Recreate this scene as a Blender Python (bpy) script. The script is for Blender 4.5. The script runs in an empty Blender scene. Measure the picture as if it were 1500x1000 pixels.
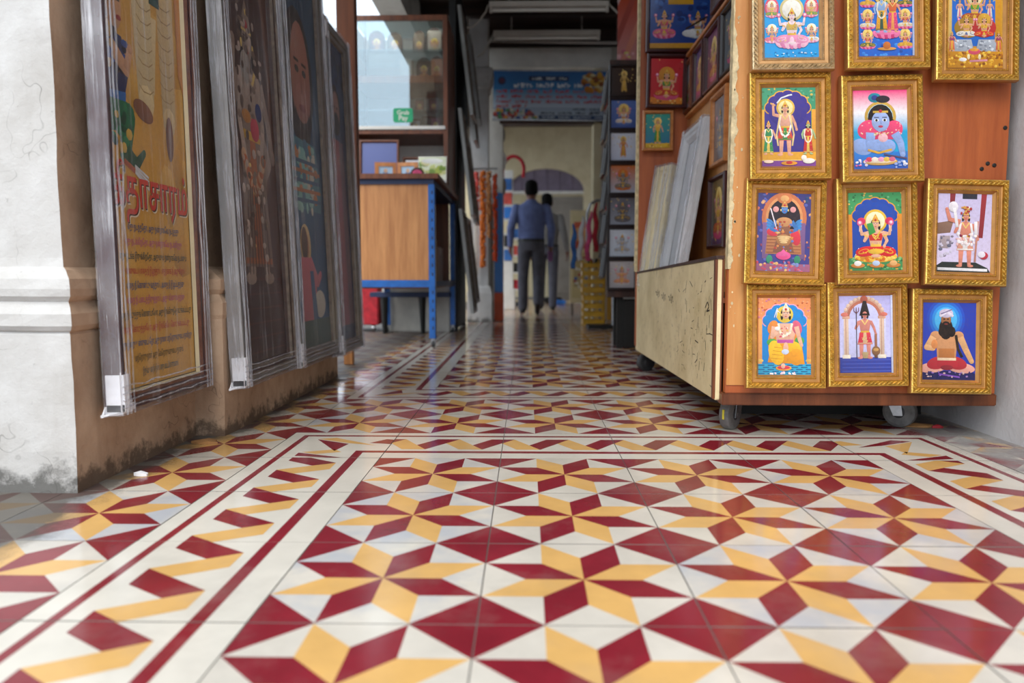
import bpy, bmesh, math, random
from mathutils import Vector, Matrix, noise as mnoise
random.seed(7)
PI = math.pi
R = math.radians
scene = bpy.context.scene
COL = scene.collection

# ------------------------------------------------------------------ camera
T = 0.32                                   # floor tile pitch
cam_d = bpy.data.cameras.new('camera')
cam = bpy.data.objects.new('camera', cam_d)
COL.objects.link(cam)
cam_d.sensor_width = 36.0
cam_d.lens = 36.0 * 1113 / 1500
cam_d.clip_start = 0.02
cam.location = (0, 0, 0.48)
cam.rotation_euler = (R(90) - math.atan(96 / 1113), 0, math.atan(22 / 1113))
cam_d.dof.use_dof = True
cam_d.dof.focus_distance = 2.15
cam_d.dof.aperture_fstop = 2.4
scene.camera = cam

# ------------------------------------------------------------------ world: bright overcast sky
world = bpy.data.worlds.new('world')
scene.world = world
world.use_nodes = True
wn = world.node_tree.nodes
wn['Background'].inputs['Color'].default_value = (0.78, 0.89, 1.0, 1)
wn['Background'].inputs['Strength'].default_value = 1.0
sun_d = bpy.data.lights.new('sun', 'SUN')
sun = bpy.data.objects.new('sun', sun_d)
COL.objects.link(sun)
sun_d.energy = 1.5
sun_d.angle = R(44)                        # veiled by cloud
sun_d.color = (1.0, 0.95, 0.88)
sun.location = (-2, -6, 6)
sun.rotation_euler = (R(43), 0, R(-16))
vs = scene.view_settings
vs.view_transform = 'Standard'
vs.look = 'None'
vs.gamma = 1.0
vs.use_curve_mapping = False
vs.exposure = 0.92

# ------------------------------------------------------------------ materials
def lin(c):
    return c / 12.92 if c <= 0.04045 else ((c + 0.055) / 1.055) ** 2.4
def C(h):
    h = h.lstrip('#')
    return tuple(lin(int(h[i:i + 2], 16) / 255) for i in (0, 2, 4))
def c4(c):
    if isinstance(c, str): c = C(c)
    return (c[0], c[1], c[2], 1.0)

MATS = {}
class NT:
    def __init__(s, name):
        s.m = bpy.data.materials.new(name)
        s.m.use_nodes = True
        s.t = s.m.node_tree
        s.p = s.t.nodes['Principled BSDF']
        MATS[name] = s.m
    def n(s, kind, **kw):
        nd = s.t.nodes.new(kind)
        for k, v in kw.items():
            if k in nd.inputs: nd.inputs[k].default_value = v
            else: setattr(nd, k, v)
        return nd
    def l(s, a, b): s.t.links.new(a, b)
    def mix(s, fac, a, b):
        nd = s.n('ShaderNodeMix', data_type='RGBA')
        for inp, v in ((nd.inputs[0], fac), (nd.inputs[6], a), (nd.inputs[7], b)):
            if hasattr(v, 'links'): s.l(v, inp)
            else: inp.default_value = v
        return nd.outputs[2]
    def math(s, op, a, b=0.0, clamp=False):
        nd = s.n('ShaderNodeMath', operation=op, use_clamp=clamp)
        for inp, v in ((nd.inputs[0], a), (nd.inputs[1], b)):
            if hasattr(v, 'links'): s.l(v, inp)
            else: inp.default_value = v
        return nd.outputs[0]
    def ramp(s, v, lo, hi):
        nd = s.n('ShaderNodeMapRange', clamp=True)
        s.l(v, nd.inputs[0]); nd.inputs[1].default_value = lo; nd.inputs[2].default_value = hi
        return nd.outputs[0]
    def coord(s, scale=(1, 1, 1), which='Object'):
        tc = s.n('ShaderNodeTexCoord'); mp = s.n('ShaderNodeMapping')
        mp.inputs['Scale'].default_value = scale
        s.l(tc.outputs[which], mp.inputs[0]); return mp.outputs[0]
    def noise(s, vec, scale, detail=4.0, rough=0.55):
        nd = s.n('ShaderNodeTexNoise'); nd.inputs['Scale'].default_value = scale
        nd.inputs['Detail'].default_value = detail; nd.inputs['Roughness'].default_value = rough
        s.l(vec, nd.inputs['Vector']); return nd.outputs[0]
    def bump(s, h, strength=0.3, dist=0.005):
        nd = s.n('ShaderNodeBump'); nd.inputs['Strength'].default_value = strength
        nd.inputs['Distance'].default_value = dist
        s.l(h, nd.inputs['Height']); s.l(nd.outputs[0], s.p.inputs['Normal'])

def simple(name, col, rough=0.5, metal=0.0, var=0.12, scale=8.0, stretch=(1, 1, 1), bump=0.0, bscale=60.0, coat=0.0, spec=0.5):
    m = NT(name)
    col = C(col) if isinstance(col, str) else col
    v = m.coord(stretch)
    nz = m.noise(v, scale)
    a = tuple(max(0, x * (1 - var * 2)) for x in col) + (1,)
    b = tuple(min(1, x * (1 + var)) for x in col) + (1,)
    m.l(m.mix(m.ramp(nz, 0.3, 0.7), a, b), m.p.inputs['Base Color'])
    m.p.inputs['Roughness'].default_value = rough
    m.p.inputs['Metallic'].default_value = metal
    m.p.inputs['Coat Weight'].default_value = coat
    m.p.inputs['Specular IOR Level'].default_value = spec
    if bump: m.bump(m.noise(v, bscale), bump)
    return m

def wood(name, col, dark, rough=0.45, scale=3.0, axis='Z', coat=0.0):
    m = NT(name)
    st = {'Z': (9, 9, 0.7), 'X': (0.7, 9, 9), 'Y': (9, 0.7, 9)}[axis]
    v = m.coord(st)
    n1 = m.noise(v, scale, 6, 0.6)
    n2 = m.noise(v, scale * 9, 3, 0.6)
    base = m.mix(m.ramp(n1, 0.32, 0.68), c4(dark), c4(col))
    base = m.mix(m.math('MULTIPLY', m.ramp(n2, 0.5, 0.75), 0.35), base, c4(dark))
    m.l(base, m.p.inputs['Base Color'])
    m.p.inputs['Roughness'].default_value = rough
    m.p.inputs['Coat Weight'].default_value = coat
    m.bump(n2, 0.15, 0.002)
    return m

def plaster(name, col, stain, dark='#3a3833', floor_dirt=True, crack=True, top=0.08):
    m = NT(name)
    v = m.coord(which='Object')
    geo = m.n('ShaderNodeNewGeometry')
    P = geo.outputs['Position']
    big = m.noise(P, 3.0, 6, 0.6)
    mp = m.n('ShaderNodeMapping'); mp.inputs['Scale'].default_value = (14, 14, 1.6)
    m.l(P, mp.inputs[0])
    streak = m.noise(mp.outputs[0], 1.6, 5, 0.6)
    fine = m.noise(P, 55.0, 5, 0.65)
    base = m.mix(m.ramp(big, 0.42, 0.72), c4(col), c4(stain))
    base = m.mix(m.math('MULTIPLY', m.ramp(streak, 0.55, 0.8), 0.45), base, c4(stain))
    base = m.mix(m.math('MULTIPLY', m.ramp(fine, 0.66, 0.74), 0.35), base, c4(dark))
    if crack:
        vo = m.n('ShaderNodeTexVoronoi', feature='DISTANCE_TO_EDGE'); vo.inputs['Scale'].default_value = 4.2
        wob = m.n('ShaderNodeVectorMath', operation='ADD')
        nzc = m.n('ShaderNodeTexNoise'); nzc.inputs['Scale'].default_value = 9.0
        m.l(P, nzc.inputs['Vector'])
        sc = m.n('ShaderNodeVectorMath', operation='SCALE'); sc.inputs['Scale'].default_value = 0.25
        m.l(nzc.outputs['Color'], sc.inputs[0]); m.l(P, wob.inputs[0]); m.l(sc.outputs[0], wob.inputs[1])
        m.l(wob.outputs[0], vo.inputs['Vector'])
        ck = m.math('MULTIPLY', m.ramp(vo.outputs['Distance'], 0.008, 0.0), m.ramp(big, 0.5, 0.6))
        base = m.mix(m.math('MULTIPLY', ck, 0.6), base, c4(dark))
    if floor_dirt:
        sx = m.n('ShaderNodeSeparateXYZ'); m.l(P, sx.inputs[0])
        h = m.math('ADD', sx.outputs[2], m.math('MULTIPLY', m.math('SUBTRACT', m.noise(P, 18.0, 5, 0.7), 0.5), 0.22))
        base = m.mix(m.math('MULTIPLY', m.ramp(h, top, top * 0.25), 0.8), base, c4(dark))
    m.l(base, m.p.inputs['Base Color'])
    m.p.inputs['Roughness'].default_value = 0.88
    m.bump(m.math('ADD', m.math('MULTIPLY', big, 2.0), fine), 0.35, 0.006)
    return m

plaster('plaster_white', '#c6c4c2', '#a8a39d', top=0.06)
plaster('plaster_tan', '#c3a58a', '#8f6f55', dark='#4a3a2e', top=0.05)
plaster('plaster_grey', '#cbc7c7', '#aea8a6', dark='#7c7876', floor_dirt=False)
plaster('plaster_cream', '#d8cba8', '#c4b48f', dark='#8a7b60', floor_dirt=False, crack=False)
plaster('plaster_beam', '#cfc9c0', '#aaa296', dark='#7a7268', floor_dirt=False, crack=False)
plaster('concrete', '#77726d', '#4f4b48', dark='#2b2927', floor_dirt=False, crack=False)

def tile_mat(name, col, var, bluish=None):
    m = NT(name)
    geo = m.n('ShaderNodeNewGeometry'); P = geo.outputs['Position']
    oi = m.n('ShaderNodeObjectInfo')
    rnd = oi.outputs['Random']
    big = m.noise(P, 7.0, 5, 0.6)
    fine = m.noise(P, 160.0, 3, 0.6)
    col = C(col)
    dk = tuple(x * (1 - var) for x in col)
    base = m.mix(m.ramp(big, 0.35, 0.7), c4(col), c4(dk))
    if bluish:
        sel = m.math('MULTIPLY', m.ramp(rnd, 0.72, 0.95), m.ramp(big, 0.38, 0.62))
        base = m.mix(m.math('MULTIPLY', sel, 0.7), base, c4(bluish))
    base = m.mix(m.math('MULTIPLY', m.ramp(m.noise(P, 3.3, 6, 0.65), 0.52, 0.72), 0.28), base, c4('#978f86'))
    # chips and specks
    base = m.mix(m.math('MULTIPLY', m.ramp(fine, 0.72, 0.78), 0.4), base, c4('#4a4440'))
    # cement dust along both edges of the walkway
    sx = m.n('ShaderNodeSeparateXYZ'); m.l(P, sx.inputs[0])
    wob = m.math('MULTIPLY', m.math('SUBTRACT', m.noise(P, 6.0, 6, 0.7), 0.5), 0.45)
    xs = m.math('SUBTRACT', sx.outputs[0], m.math('MULTIPLY', m.ramp(sx.outputs[1], 2.1, 2.3), 0.085))
    gl = m.ramp(m.math('ADD', xs, m.math('MULTIPLY', wob, 0.6)), -0.885, -0.965)
    gr = m.ramp(m.math('ADD', sx.outputs[0], m.math('MULTIPLY', wob, 0.45)), 1.165, 1.25)
    gr = m.math('MULTIPLY', gr, m.ramp(m.noise(P, 11.0, 5, 0.65), 0.25, 0.5))
    dust = m.mix(m.noise(P, 60.0, 4, 0.7), c4('#6f6d6c'), c4('#a5a3a2'))
    base = m.mix(m.math('MULTIPLY', gr, 0.94), base, dust)
    base = m.mix(m.math('MULTIPLY', gl, 0.88), base, c4('#4b4640'))
    g = m.math('MAXIMUM', gl, gr)
    m.l(base, m.p.inputs['Base Color'])
    ro = m.math('ADD', m.math('MULTIPLY', big, 0.20), 0.05)
    ro = m.math('ADD', ro, m.math('MULTIPLY', g, 0.5), clamp=True)
    m.l(ro, m.p.inputs['Roughness'])
    m.p.inputs['Specular IOR Level'].default_value = 0.5
    m.bump(m.math('ADD', big, m.math('MULTIPLY', fine, 0.05)), 0.12, 0.004)
tile_mat('tile_cream', '#d6cfc3', 0.20, '#aeb4c0')
tile_mat('tile_red', '#8a2632', 0.30)
tile_mat('tile_yellow', '#dfb06a', 0.18)
tile_mat('tile_white', '#dbd5c9', 0.14)

wood('wood_orange', '#b8622f', '#96471f', coat=0.15)
wood('wood_post', '#d69c5c', '#bf7c3e', coat=0.1)
wood('wood_brown', '#7d4423', '#55290f')
wood('wood_dark', '#4a2a1c', '#2a150d')
wood('wood_ply', '#d3955c', '#aa6d3c')
wood('wood_light', '#cf8d52', '#a9652f', rough=0.35)
wood('wood_ceiling', '#3a241a', '#1f120c', axis='X', rough=0.7)
wood('wood_grey', '#8b7d6d', '#5d5145')

m = NT('board_cream')
P = m.n('ShaderNodeNewGeometry').outputs['Position']
b1 = m.noise(P, 5.0, 6, 0.65); b2 = m.noise(P, 40.0, 6, 0.7)
mp = m.n('ShaderNodeMapping'); mp.inputs['Scale'].default_value = (1, 30, 6); m.l(P, mp.inputs[0])
scr = m.noise(mp.outputs[0], 3.0, 6, 0.8)
mp2 = m.n('ShaderNodeMapping'); mp2.inputs['Scale'].default_value = (1, 5, 40); m.l(P, mp2.inputs[0])
scr2 = m.noise(mp2.outputs[0], 2.0, 6, 0.8)
base = m.mix(m.ramp(b1, 0.4, 0.7), c4('#ead8ac'), c4('#cdb988'))
base = m.mix(m.math('MULTIPLY', m.ramp(b2, 0.60, 0.68), 0.5), base, c4('#6d5a3c'))
base = m.mix(m.math('MULTIPLY', m.ramp(scr, 0.66, 0.72), 0.75), base, c4('#3f3424'))
base = m.mix(m.math('MULTIPLY', m.ramp(scr2, 0.68, 0.74), 0.6), base, c4('#6b5a40'))
m.l(base, m.p.inputs['Base Color']); m.p.inputs['Roughness'].default_value = 0.6
m.bump(b2, 0.2, 0.003)

simple('paint_chip', '#d9c69c', 0.8, var=0.2, scale=40, bump=0.6, bscale=90)
simple('gold_dark', '#b5852f', 0.45, metal=0.7, var=0.2, scale=60)
simple('champagne_dark', '#a98c64', 0.45, metal=0.7, var=0.2, scale=60)
simple('gold_leaf', '#ecc566', 0.36, metal=0.85, var=0.2, scale=60, bump=0.4, bscale=180)
simple('gold_flat', '#bf894c', 0.38, metal=0.55, var=0.1, scale=30)
simple('champagne_leaf', '#d8c19a', 0.32, metal=0.85, var=0.2, scale=60, bump=0.4, bscale=180)
simple('champagne_flat', '#c99a66', 0.38, metal=0.55, var=0.1, scale=30)
simple('frame_maroon', '#3f1517', 0.3, var=0.15, coat=0.3)
simple('frame_black', '#211513', 0.3, var=0.15, coat=0.3)
simple('frame_silver', '#9b9893', 0.35, metal=0.7, var=0.1)
simple('frame_white', '#d9d9da', 0.4, var=0.06)
simple('blue_paint', '#1f66b8', 0.45, var=0.12, scale=20)
simple('blue_dark', '#1c2c52', 0.5, var=0.15)
simple('bare_metal', '#a9a9ab', 0.35, metal=0.9, var=0.15, scale=30)
simple('rubber', '#6f6e6c', 0.6, var=0.2, scale=30, bump=0.2)
simple('rubber_dark', '#38383a', 0.6, var=0.2, scale=30)
simple('black', '#14120f', 0.6, var=0.2)
simple('white_paint', '#dedad2', 0.5, var=0.06)
simple('white_dirty', '#c9c4ba', 0.7, var=0.12, scale=5, bump=0.2)
simple('lamp_white', '#cfc7bb', 0.45, var=0.05)
simple('tube_white', '#e5e0d6', 0.3, var=0.03)
simple('pipe_grey', '#b4ada6', 0.5, var=0.06)
simple('foam', '#f1f1f4', 0.55, var=0.05, scale=20, bump=0.3)
simple('cloth_blue', '#5f6a96', 0.85, var=0.12, scale=14, bump=0.3, bscale=30)
simple('cloth_trouser', '#4d4c55', 0.85, var=0.14, scale=12, bump=0.3, bscale=30)
simple('cloth_grey', '#7a7672', 0.85, var=0.14)
simple('skin', '#6d4230', 0.55, var=0.08)
simple('hair', '#0d0a09', 0.85, spec=0.15, var=0.2, scale=60, bump=0.5, bscale=120)
simple('leather', '#1d1917', 0.4, var=0.1)
simple('purple', '#7a3a78', 0.5, var=0.1)
simple('orange_flower', '#f07a26', 0.7, var=0.25, scale=60)
simple('red_flower', '#d04a1c', 0.7, var=0.25, scale=60)
simple('tan_flower', '#d08a50', 0.7, var=0.25, scale=60)
simple('white_flower', '#e8ddd0', 0.7, var=0.15, scale=60)
simple('coral', '#e2574a', 0.6, var=0.2)
simple('blue_sheet', '#2f7fd6', 0.4, var=0.08)
simple('orange_box', '#e2561c', 0.5, var=0.1)
simple('yellow_plastic', '#dca71d', 0.4, var=0.1)
simple('steel_door', '#8f877c', 0.5, var=0.15, scale=3)
simple('lunette', '#7d7182', 0.7, var=0.12, scale=5)
simple('yellow_paint', '#d8a33c', 0.6, var=0.1)
simple('pink_cloth', '#d6507c', 0.8, var=0.2, scale=20)
simple('red_cloth', '#b3232f', 0.8, var=0.2, scale=20)
simple('white_cloth', '#d9d6d4', 0.8, var=0.1, scale=12)
simple('blue_cloth', '#3c6fb3', 0.8, var=0.2)
simple('carton', '#9a7045', 0.8, var=0.12)
simple('cream_card', '#e3d3a8', 0.6, var=0.06)
simple('asphalt', '#8d8b89', 0.85, var=0.15, scale=30, bump=0.4)
simple('litter', '#a87a4a', 0.8, var=0.2)
simple('litter_red', '#b52b35', 0.6, var=0.1)
simple('ink', '#3b3127', 0.8, var=0.1)
simple('kraft', '#c2b9a6', 0.8, var=0.1)
simple('yellow_tape', '#d8c832', 0.5, var=0.1)

# printed paper: colour comes from the mesh's own colour attribute (flat print)
m = NT('print')
at = m.n('ShaderNodeAttribute', attribute_name='Col')
nz = m.noise(m.coord(), 110.0, 3, 0.7)
m.l(m.mix(m.math('MULTIPLY', m.ramp(nz, 0.45, 0.75), 0.22), at.outputs['Color'], c4('#6b4a3a')), m.p.inputs['Base Color'])
m.p.inputs['Roughness'].default_value = 0.3
m.p.inputs['Coat Weight'].default_value = 0.35
m.p.inputs['Coat Roughness'].default_value = 0.08

def film(name, fac_lo, fac_hi, streak=(26, 1.1, 26)):
    m = NT(name)
    out = m.t.nodes['Material Output']
    v = m.coord(streak)
    s1 = m.noise(v, 2.2, 6, 0.65)
    s2 = m.noise(m.coord((60, 2.5, 60)), 2.5, 5, 0.7)
    s3 = m.noise(m.coord((3, 3, 3)), 2.0, 3, 0.5)
    m.p.inputs['Base Color'].default_value = (0.85, 0.85, 0.9, 1)
    m.p.inputs['Roughness'].default_value = 0.16
    m.p.inputs['Specular IOR Level'].default_value = 0.9
    m.bump(m.math('ADD', s1, m.math('MULTIPLY', s2, 0.5)), 0.9, 0.01)
    lw = m.n('ShaderNodeLayerWeight'); lw.inputs['Blend'].default_value = 0.25
    k = m.math('ADD', m.math('MULTIPLY', m.ramp(s1, 0.52, 0.72), fac_hi), fac_lo)
    k = m.math('ADD', k, m.math('MULTIPLY', m.ramp(s2, 0.6, 0.72), fac_hi * 0.8))
    k = m.math('MULTIPLY', k, m.math('ADD', m.ramp(s3, 0.35, 0.7), 0.35))
    k = m.math('ADD', k, m.math('MULTIPLY', lw.outputs['Fresnel'], 0.12), clamp=True)
    tr = m.n('ShaderNodeBsdfTransparent'); tr.inputs['Color'].default_value = (0.96, 0.96, 0.97, 1)
    mx = m.n('ShaderNodeMixShader')
    m.l(k, mx.inputs[0]); m.l(tr.outputs[0], mx.inputs[1]); m.l(m.p.outputs[0], mx.inputs[2])
    m.l(mx.outputs[0], out.inputs['Surface'])
film('plastic_film', 0.05, 0.30)
film('plastic_film_thick', 0.28, 0.62)

m = NT('fill_glow')  # glow of the added strip that brightens the cabinet
m.p.inputs['Base Color'].default_value = (1, 0.97, 0.9, 1); m.p.inputs['Emission Color'].default_value = (1, 0.95, 0.86, 1); m.p.inputs['Emission Strength'].default_value = 9.0

m = NT('glass_pane')
gl = m.n('ShaderNodeBsdfGlossy'); gl.inputs['Roughness'].default_value = 0.01
gl.inputs['Color'].default_value = (0.85, 0.95, 1, 1)
tr = m.n('ShaderNodeBsdfTransparent'); tr.inputs['Color'].default_value = (0.93, 0.97, 0.97, 1)
lw = m.n('ShaderNodeLayerWeight'); lw.inputs['Blend'].default_value = 0.45
mx = m.n('ShaderNodeMixShader')
m.l(m.math('ADD', m.math('MULTIPLY', lw.outputs['Fresnel'], 0.45), 0.20, clamp=True), mx.inputs[0])
m.l(tr.outputs[0], mx.inputs[1]); m.l(gl.outputs[0], mx.inputs[2])
m.l(mx.outputs[0], m.t.nodes['Material Output'].inputs['Surface'])

# ------------------------------------------------------------------ mesh helpers
class MB:
    def __init__(s): s.v = []; s.f = []; s.m = []; s.c = []
    def face(s, pts, mat=0, col=None):
        i = len(s.v); s.v += [tuple(p) for p in pts]
        s.f.append(tuple(range(i, i + len(pts)))); s.m.append(mat); s.c.append(col)
    def add(s, verts, faces, mat=0, col=None):
        i = len(s.v); s.v += [tuple(p) for p in verts]
        for f in faces:
            s.f.append(tuple(i + k for k in f)); s.m.append(mat); s.c.append(col)
    def box(s, x0, x1, y0, y1, z0, z1, mat=0, M=None):
        vs_ = [Vector(p) for p in ((x0, y0, z0), (x1, y0, z0), (x1, y1, z0), (x0, y1, z0), (x0, y0, z1), (x1, y0, z1), (x1, y1, z1), (x0, y1, z1))]
        if M is not None: vs_ = [M @ p for p in vs_]
        s.add(vs_, ((0, 3, 2, 1), (4, 5, 6, 7), (0, 1, 5, 4), (1, 2, 6, 5), (2, 3, 7, 6), (3, 0, 4, 7)), mat)
        return s
    def tube(s, pts, r, n=8, mat=0, caps=True, squash=None):
        pts = [Vector(p) for p in pts]
        rs = r if isinstance(r, (list, tuple)) else [r] * len(pts)
        rings = []
        up = Vector((0, 0, 1))
        d0 = (pts[1] - pts[0]).normalized()
        ref = up if abs(d0.dot(up)) < 0.9 else Vector((1, 0, 0))
        a = d0.cross(ref).normalized()
        for i, p in enumerate(pts):
            d = (pts[min(i + 1, len(pts) - 1)] - pts[max(i - 1, 0)])
            if d.length < 1e-9: d = d0
            d.normalize()
            a = (a - d * a.dot(d)); a = a.normalized() if a.length > 1e-6 else d.orthogonal().normalized()
            b = d.cross(a)
            rings.append([p + (a * math.cos(2 * PI * k / n) + b * math.sin(2 * PI * k / n)) * rs[i] for k in range(n)])
        base = len(s.v)
        for rg in rings: s.v += [tuple(q) for q in rg]
        for i in range(len(rings) - 1):
            for k in range(n):
                s.f.append((base + i * n + k, base + i * n + (k + 1) % n, base + (i + 1) * n + (k + 1) % n, base + (i + 1) * n + k)); s.m.append(mat); s.c.append(None)
        if caps:
            s.f.append(tuple(base + k for k in reversed(range(n)))); s.m.append(mat); s.c.append(None)
            s.f.append(tuple(base + (len(rings) - 1) * n + k for k in range(n))); s.m.append(mat); s.c.append(None)
        return s
    def lathe(s, prof, c=(0, 0, 0), n=20, axis='Z', mat=0):
        base = len(s.v)
        for r, h in prof:
            for k in range(n):
                a = 2 * PI * k / n
                if axis == 'Z': p = (r * math.cos(a), r * math.sin(a), h)
                elif axis == 'X': p = (h, r * math.cos(a), r * math.sin(a))
                else: p = (r * math.sin(a), h, r * math.cos(a))
                s.v.append((p[0] + c[0], p[1] + c[1], p[2] + c[2]))
        for i in range(len(prof) - 1):
            for k in range(n):
                s.f.append((base + i * n + k, base + i * n + (k + 1) % n, base + (i + 1) * n + (k + 1) % n, base + (i + 1) * n + k)); s.m.append(mat); s.c.append(None)
        s.f.append(tuple(base + k for k in reversed(range(n)))); s.m.append(mat); s.c.append(None)
        s.f.append(tuple(base + (len(prof) - 1) * n + k for k in range(n))); s.m.append(mat); s.c.append(None)
        return s
    def ball(s, c, r, nu=10, nv=7, mat=0, M=None):
        r = (r, r, r) if not isinstance(r, (tuple, list)) else r
        base = len(s.v)
        pts = []
        for j in range(nv + 1):
            t = PI * j / nv
            for i in range(nu):
                a = 2 * PI * i / nu
                p = Vector((r[0] * math.sin(t) * math.cos(a), r[1] * math.sin(t) * math.sin(a), r[2] * math.cos(t)))
                if M is not None: p = M @ p
                pts.append((p[0] + c[0], p[1] + c[1], p[2] + c[2]))
        s.v += pts
        for j in range(nv):
            for i in range(nu):
                q = (base + j * nu + i, base + (j + 1) * nu + i, base + (j + 1) * nu + (i + 1) % nu, base + j * nu + (i + 1) % nu)
                s.f.append(q); s.m.append(mat); s.c.append(None)
        return s
    def prism(s, poly, lo, hi, axis='Y', mat=0):
        # poly in the plane across the axis: for Y -> (x,z), X -> (y,z), Z -> (x,y)
        def P(u, w, h): return {'Y': (u, h, w), 'X': (h, u, w), 'Z': (u, w, h)}[axis]
        n = len(poly)
        vs_ = [P(u, w, lo) for u, w in poly] + [P(u, w, hi) for u, w in poly]
        fs = [tuple(range(n)), tuple(reversed(range(n, 2 * n)))] + [(k, k + n, (k + 1) % n + n, (k + 1) % n) for k in range(n)]
        s.add(vs_, fs, mat); return s
    def mesh(s, name, mats, bevel=0.0, smooth=False, merge=False, off=(0, 0, 0)):
        me = bpy.data.meshes.new(name)
        vs_ = [(p[0] - off[0], p[1] - off[1], p[2] - off[2]) for p in s.v]
        me.from_pydata(vs_, [], s.f)
        for mm in mats: me.materials.append(MATS[mm] if isinstance(mm, str) else mm)
        me.polygons.foreach_set('material_index', s.m)
        if any(c is not None for c in s.c):
            ca = me.color_attributes.new('Col', 'FLOAT_COLOR', 'CORNER')
            data = []
            for f, c in zip(s.f, s.c):
                if c is None: c = (1, 1, 1)
                if len(c) == len(f) and isinstance(c[0], (tuple, list)):
                    for q in c: data += [q[0], q[1], q[2], 1]
                else:
                    data += [c[0], c[1], c[2], 1] * len(f)
            ca.data.foreach_set('color', data)
        if bevel or merge:
            bm = bmesh.new(); bm.from_mesh(me)
            bmesh.ops.remove_doubles(bm, verts=bm.verts, dist=1e-5)
            bmesh.ops.recalc_face_normals(bm, faces=bm.faces)
            if bevel:
                es = [e for e in bm.edges if len(e.link_faces) == 2 and e.calc_face_angle(0) > R(35)]
                bmesh.ops.bevel(bm, geom=es, offset=bevel, segments=2, affect='EDGES', clamp_overlap=True)
            bm.to_mesh(me); bm.free()
        if smooth:
            me.polygons.foreach_set('use_smooth', [True] * len(me.polygons))
        me.update()
        return me
    def build(s, name, mats, parent=None, bevel=0.0, smooth=False, merge=False, world=True):
        if isinstance(mats, str): mats = [mats]
        if parent is None:
            xs = [p[0] for p in s.v]; ys = [p[1] for p in s.v]; zs = [p[2] for p in s.v]
            off = ((min(xs) + max(xs)) / 2, (min(ys) + max(ys)) / 2, min(zs))
            o = bpy.data.objects.new(name, s.mesh(name, mats, bevel, smooth, merge, off))
            o.location = off
        else:
            off = (0, 0, 0)
            if world:
                p = parent
                while p is not None:
                    off = (off[0] + p.location[0], off[1] + p.location[1], off[2] + p.location[2]); p = p.parent
            o = bpy.data.objects.new(name, s.mesh(name, mats, bevel, smooth, merge, off))
            o.parent = parent
        COL.objects.link(o)
        return o

def child(name, me, parent):
    o = bpy.data.objects.new(name, me); o.parent = parent; COL.objects.link(o); return o
def tag(o, label, cat, group=None):
    o['label'] = label; o['category'] = cat
    if group: o['group'] = group
    return o
def thing(name, label, cat, loc=(0, 0, 0), group=None):
    o = bpy.data.objects.new(name, None); o.location = loc; o.empty_display_size = 0.05
    COL.objects.link(o); return tag(o, label, cat, group)
def struct(o): o['kind'] = 'structure'; return o
def bx(name, mats, parent, *a, bevel=0.0):
    return MB().box(*a).build(name, mats, parent, bevel=bevel)

def tamil(txt):                            # vowel signs that stand before their letter
    out = []
    for ch in txt:
        if ch in 'ெேை': out.insert(len(out) - 1, ch)
        elif ch == 'ொ': out.insert(len(out) - 1, 'ெ'); out.append('ா')
        elif ch == 'ோ': out.insert(len(out) - 1, 'ே'); out.append('ா')
        else: out.append(ch)
    return ''.join(out)
def text_faces(txt, size=1.0, bold=0.0):
    cu = bpy.data.curves.new('lettering', 'FONT'); cu.body = tamil(txt); cu.size = size; cu.offset = bold * size
    cu.align_x = 'CENTER'; cu.resolution_u = 3
    ob = bpy.data.objects.new('lettering', cu); COL.objects.link(ob)
    dg = bpy.context.evaluated_depsgraph_get()
    me = bpy.data.meshes.new_from_object(ob.evaluated_get(dg))
    v = [(p.co.x, p.co.y) for p in me.vertices]; f = [tuple(p.vertices) for p in me.polygons]
    bpy.data.objects.remove(ob); bpy.data.curves.remove(cu); bpy.data.meshes.remove(me)
    return v, f

# ------------------------------------------------------------------ the setting
ground = struct(MB().box(-14, 8, -14, 20, -0.16, -0.03).build('floor_street', 'asphalt'))

# floor of patterned cement tiles: slab, single tiles near by, the far rows as one part
slab = MB().box(-1.6, 1.9, -1.5, 19.5, -0.03, -0.002).build('floor', 'concrete')
struct(slab)
OX, OY = -0.215, 0.16                      # grid origin in tile units
S2 = 0.5 * math.tan(PI / 8)
RS = 1 / (2 + math.sqrt(2))
def star_polys():
    out = []
    q = [(0.5, S2), (0.5, 0.5), (S2, 0.5)]
    pts8 = [(RS * math.cos(k * PI / 4), RS * math.sin(k * PI / 4)) for k in range(8)]
    for k in range(8):
        a, b = pts8[k], pts8[(k + 1) % 8]
        tip = (a[0] + b[0], a[1] + b[1])
        out.append(([(0, 0), a, tip, b], 1 if k % 2 else 2))
    rot = lambda p, j: [(p[0], p[1]), (-p[1], p[0]), (-p[0], -p[1]), (p[1], -p[0])][j]
    for j in range(4):
        out.append(([rot(p, j) for p in q], 1))
        out.append(([rot(p, j) for p in [(S2, S2), (0.5, S2), (S2, 0.5)]], 0))
        out.append(([rot(p, j) for p in [(RS, 0), (0.5, -S2), (0.5, S2)]], 0))
    return out
BASEQ = [(-0.5, -0.5), (0.5, -0.5), (0.5, 0.5), (-0.5, 0.5)]
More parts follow.
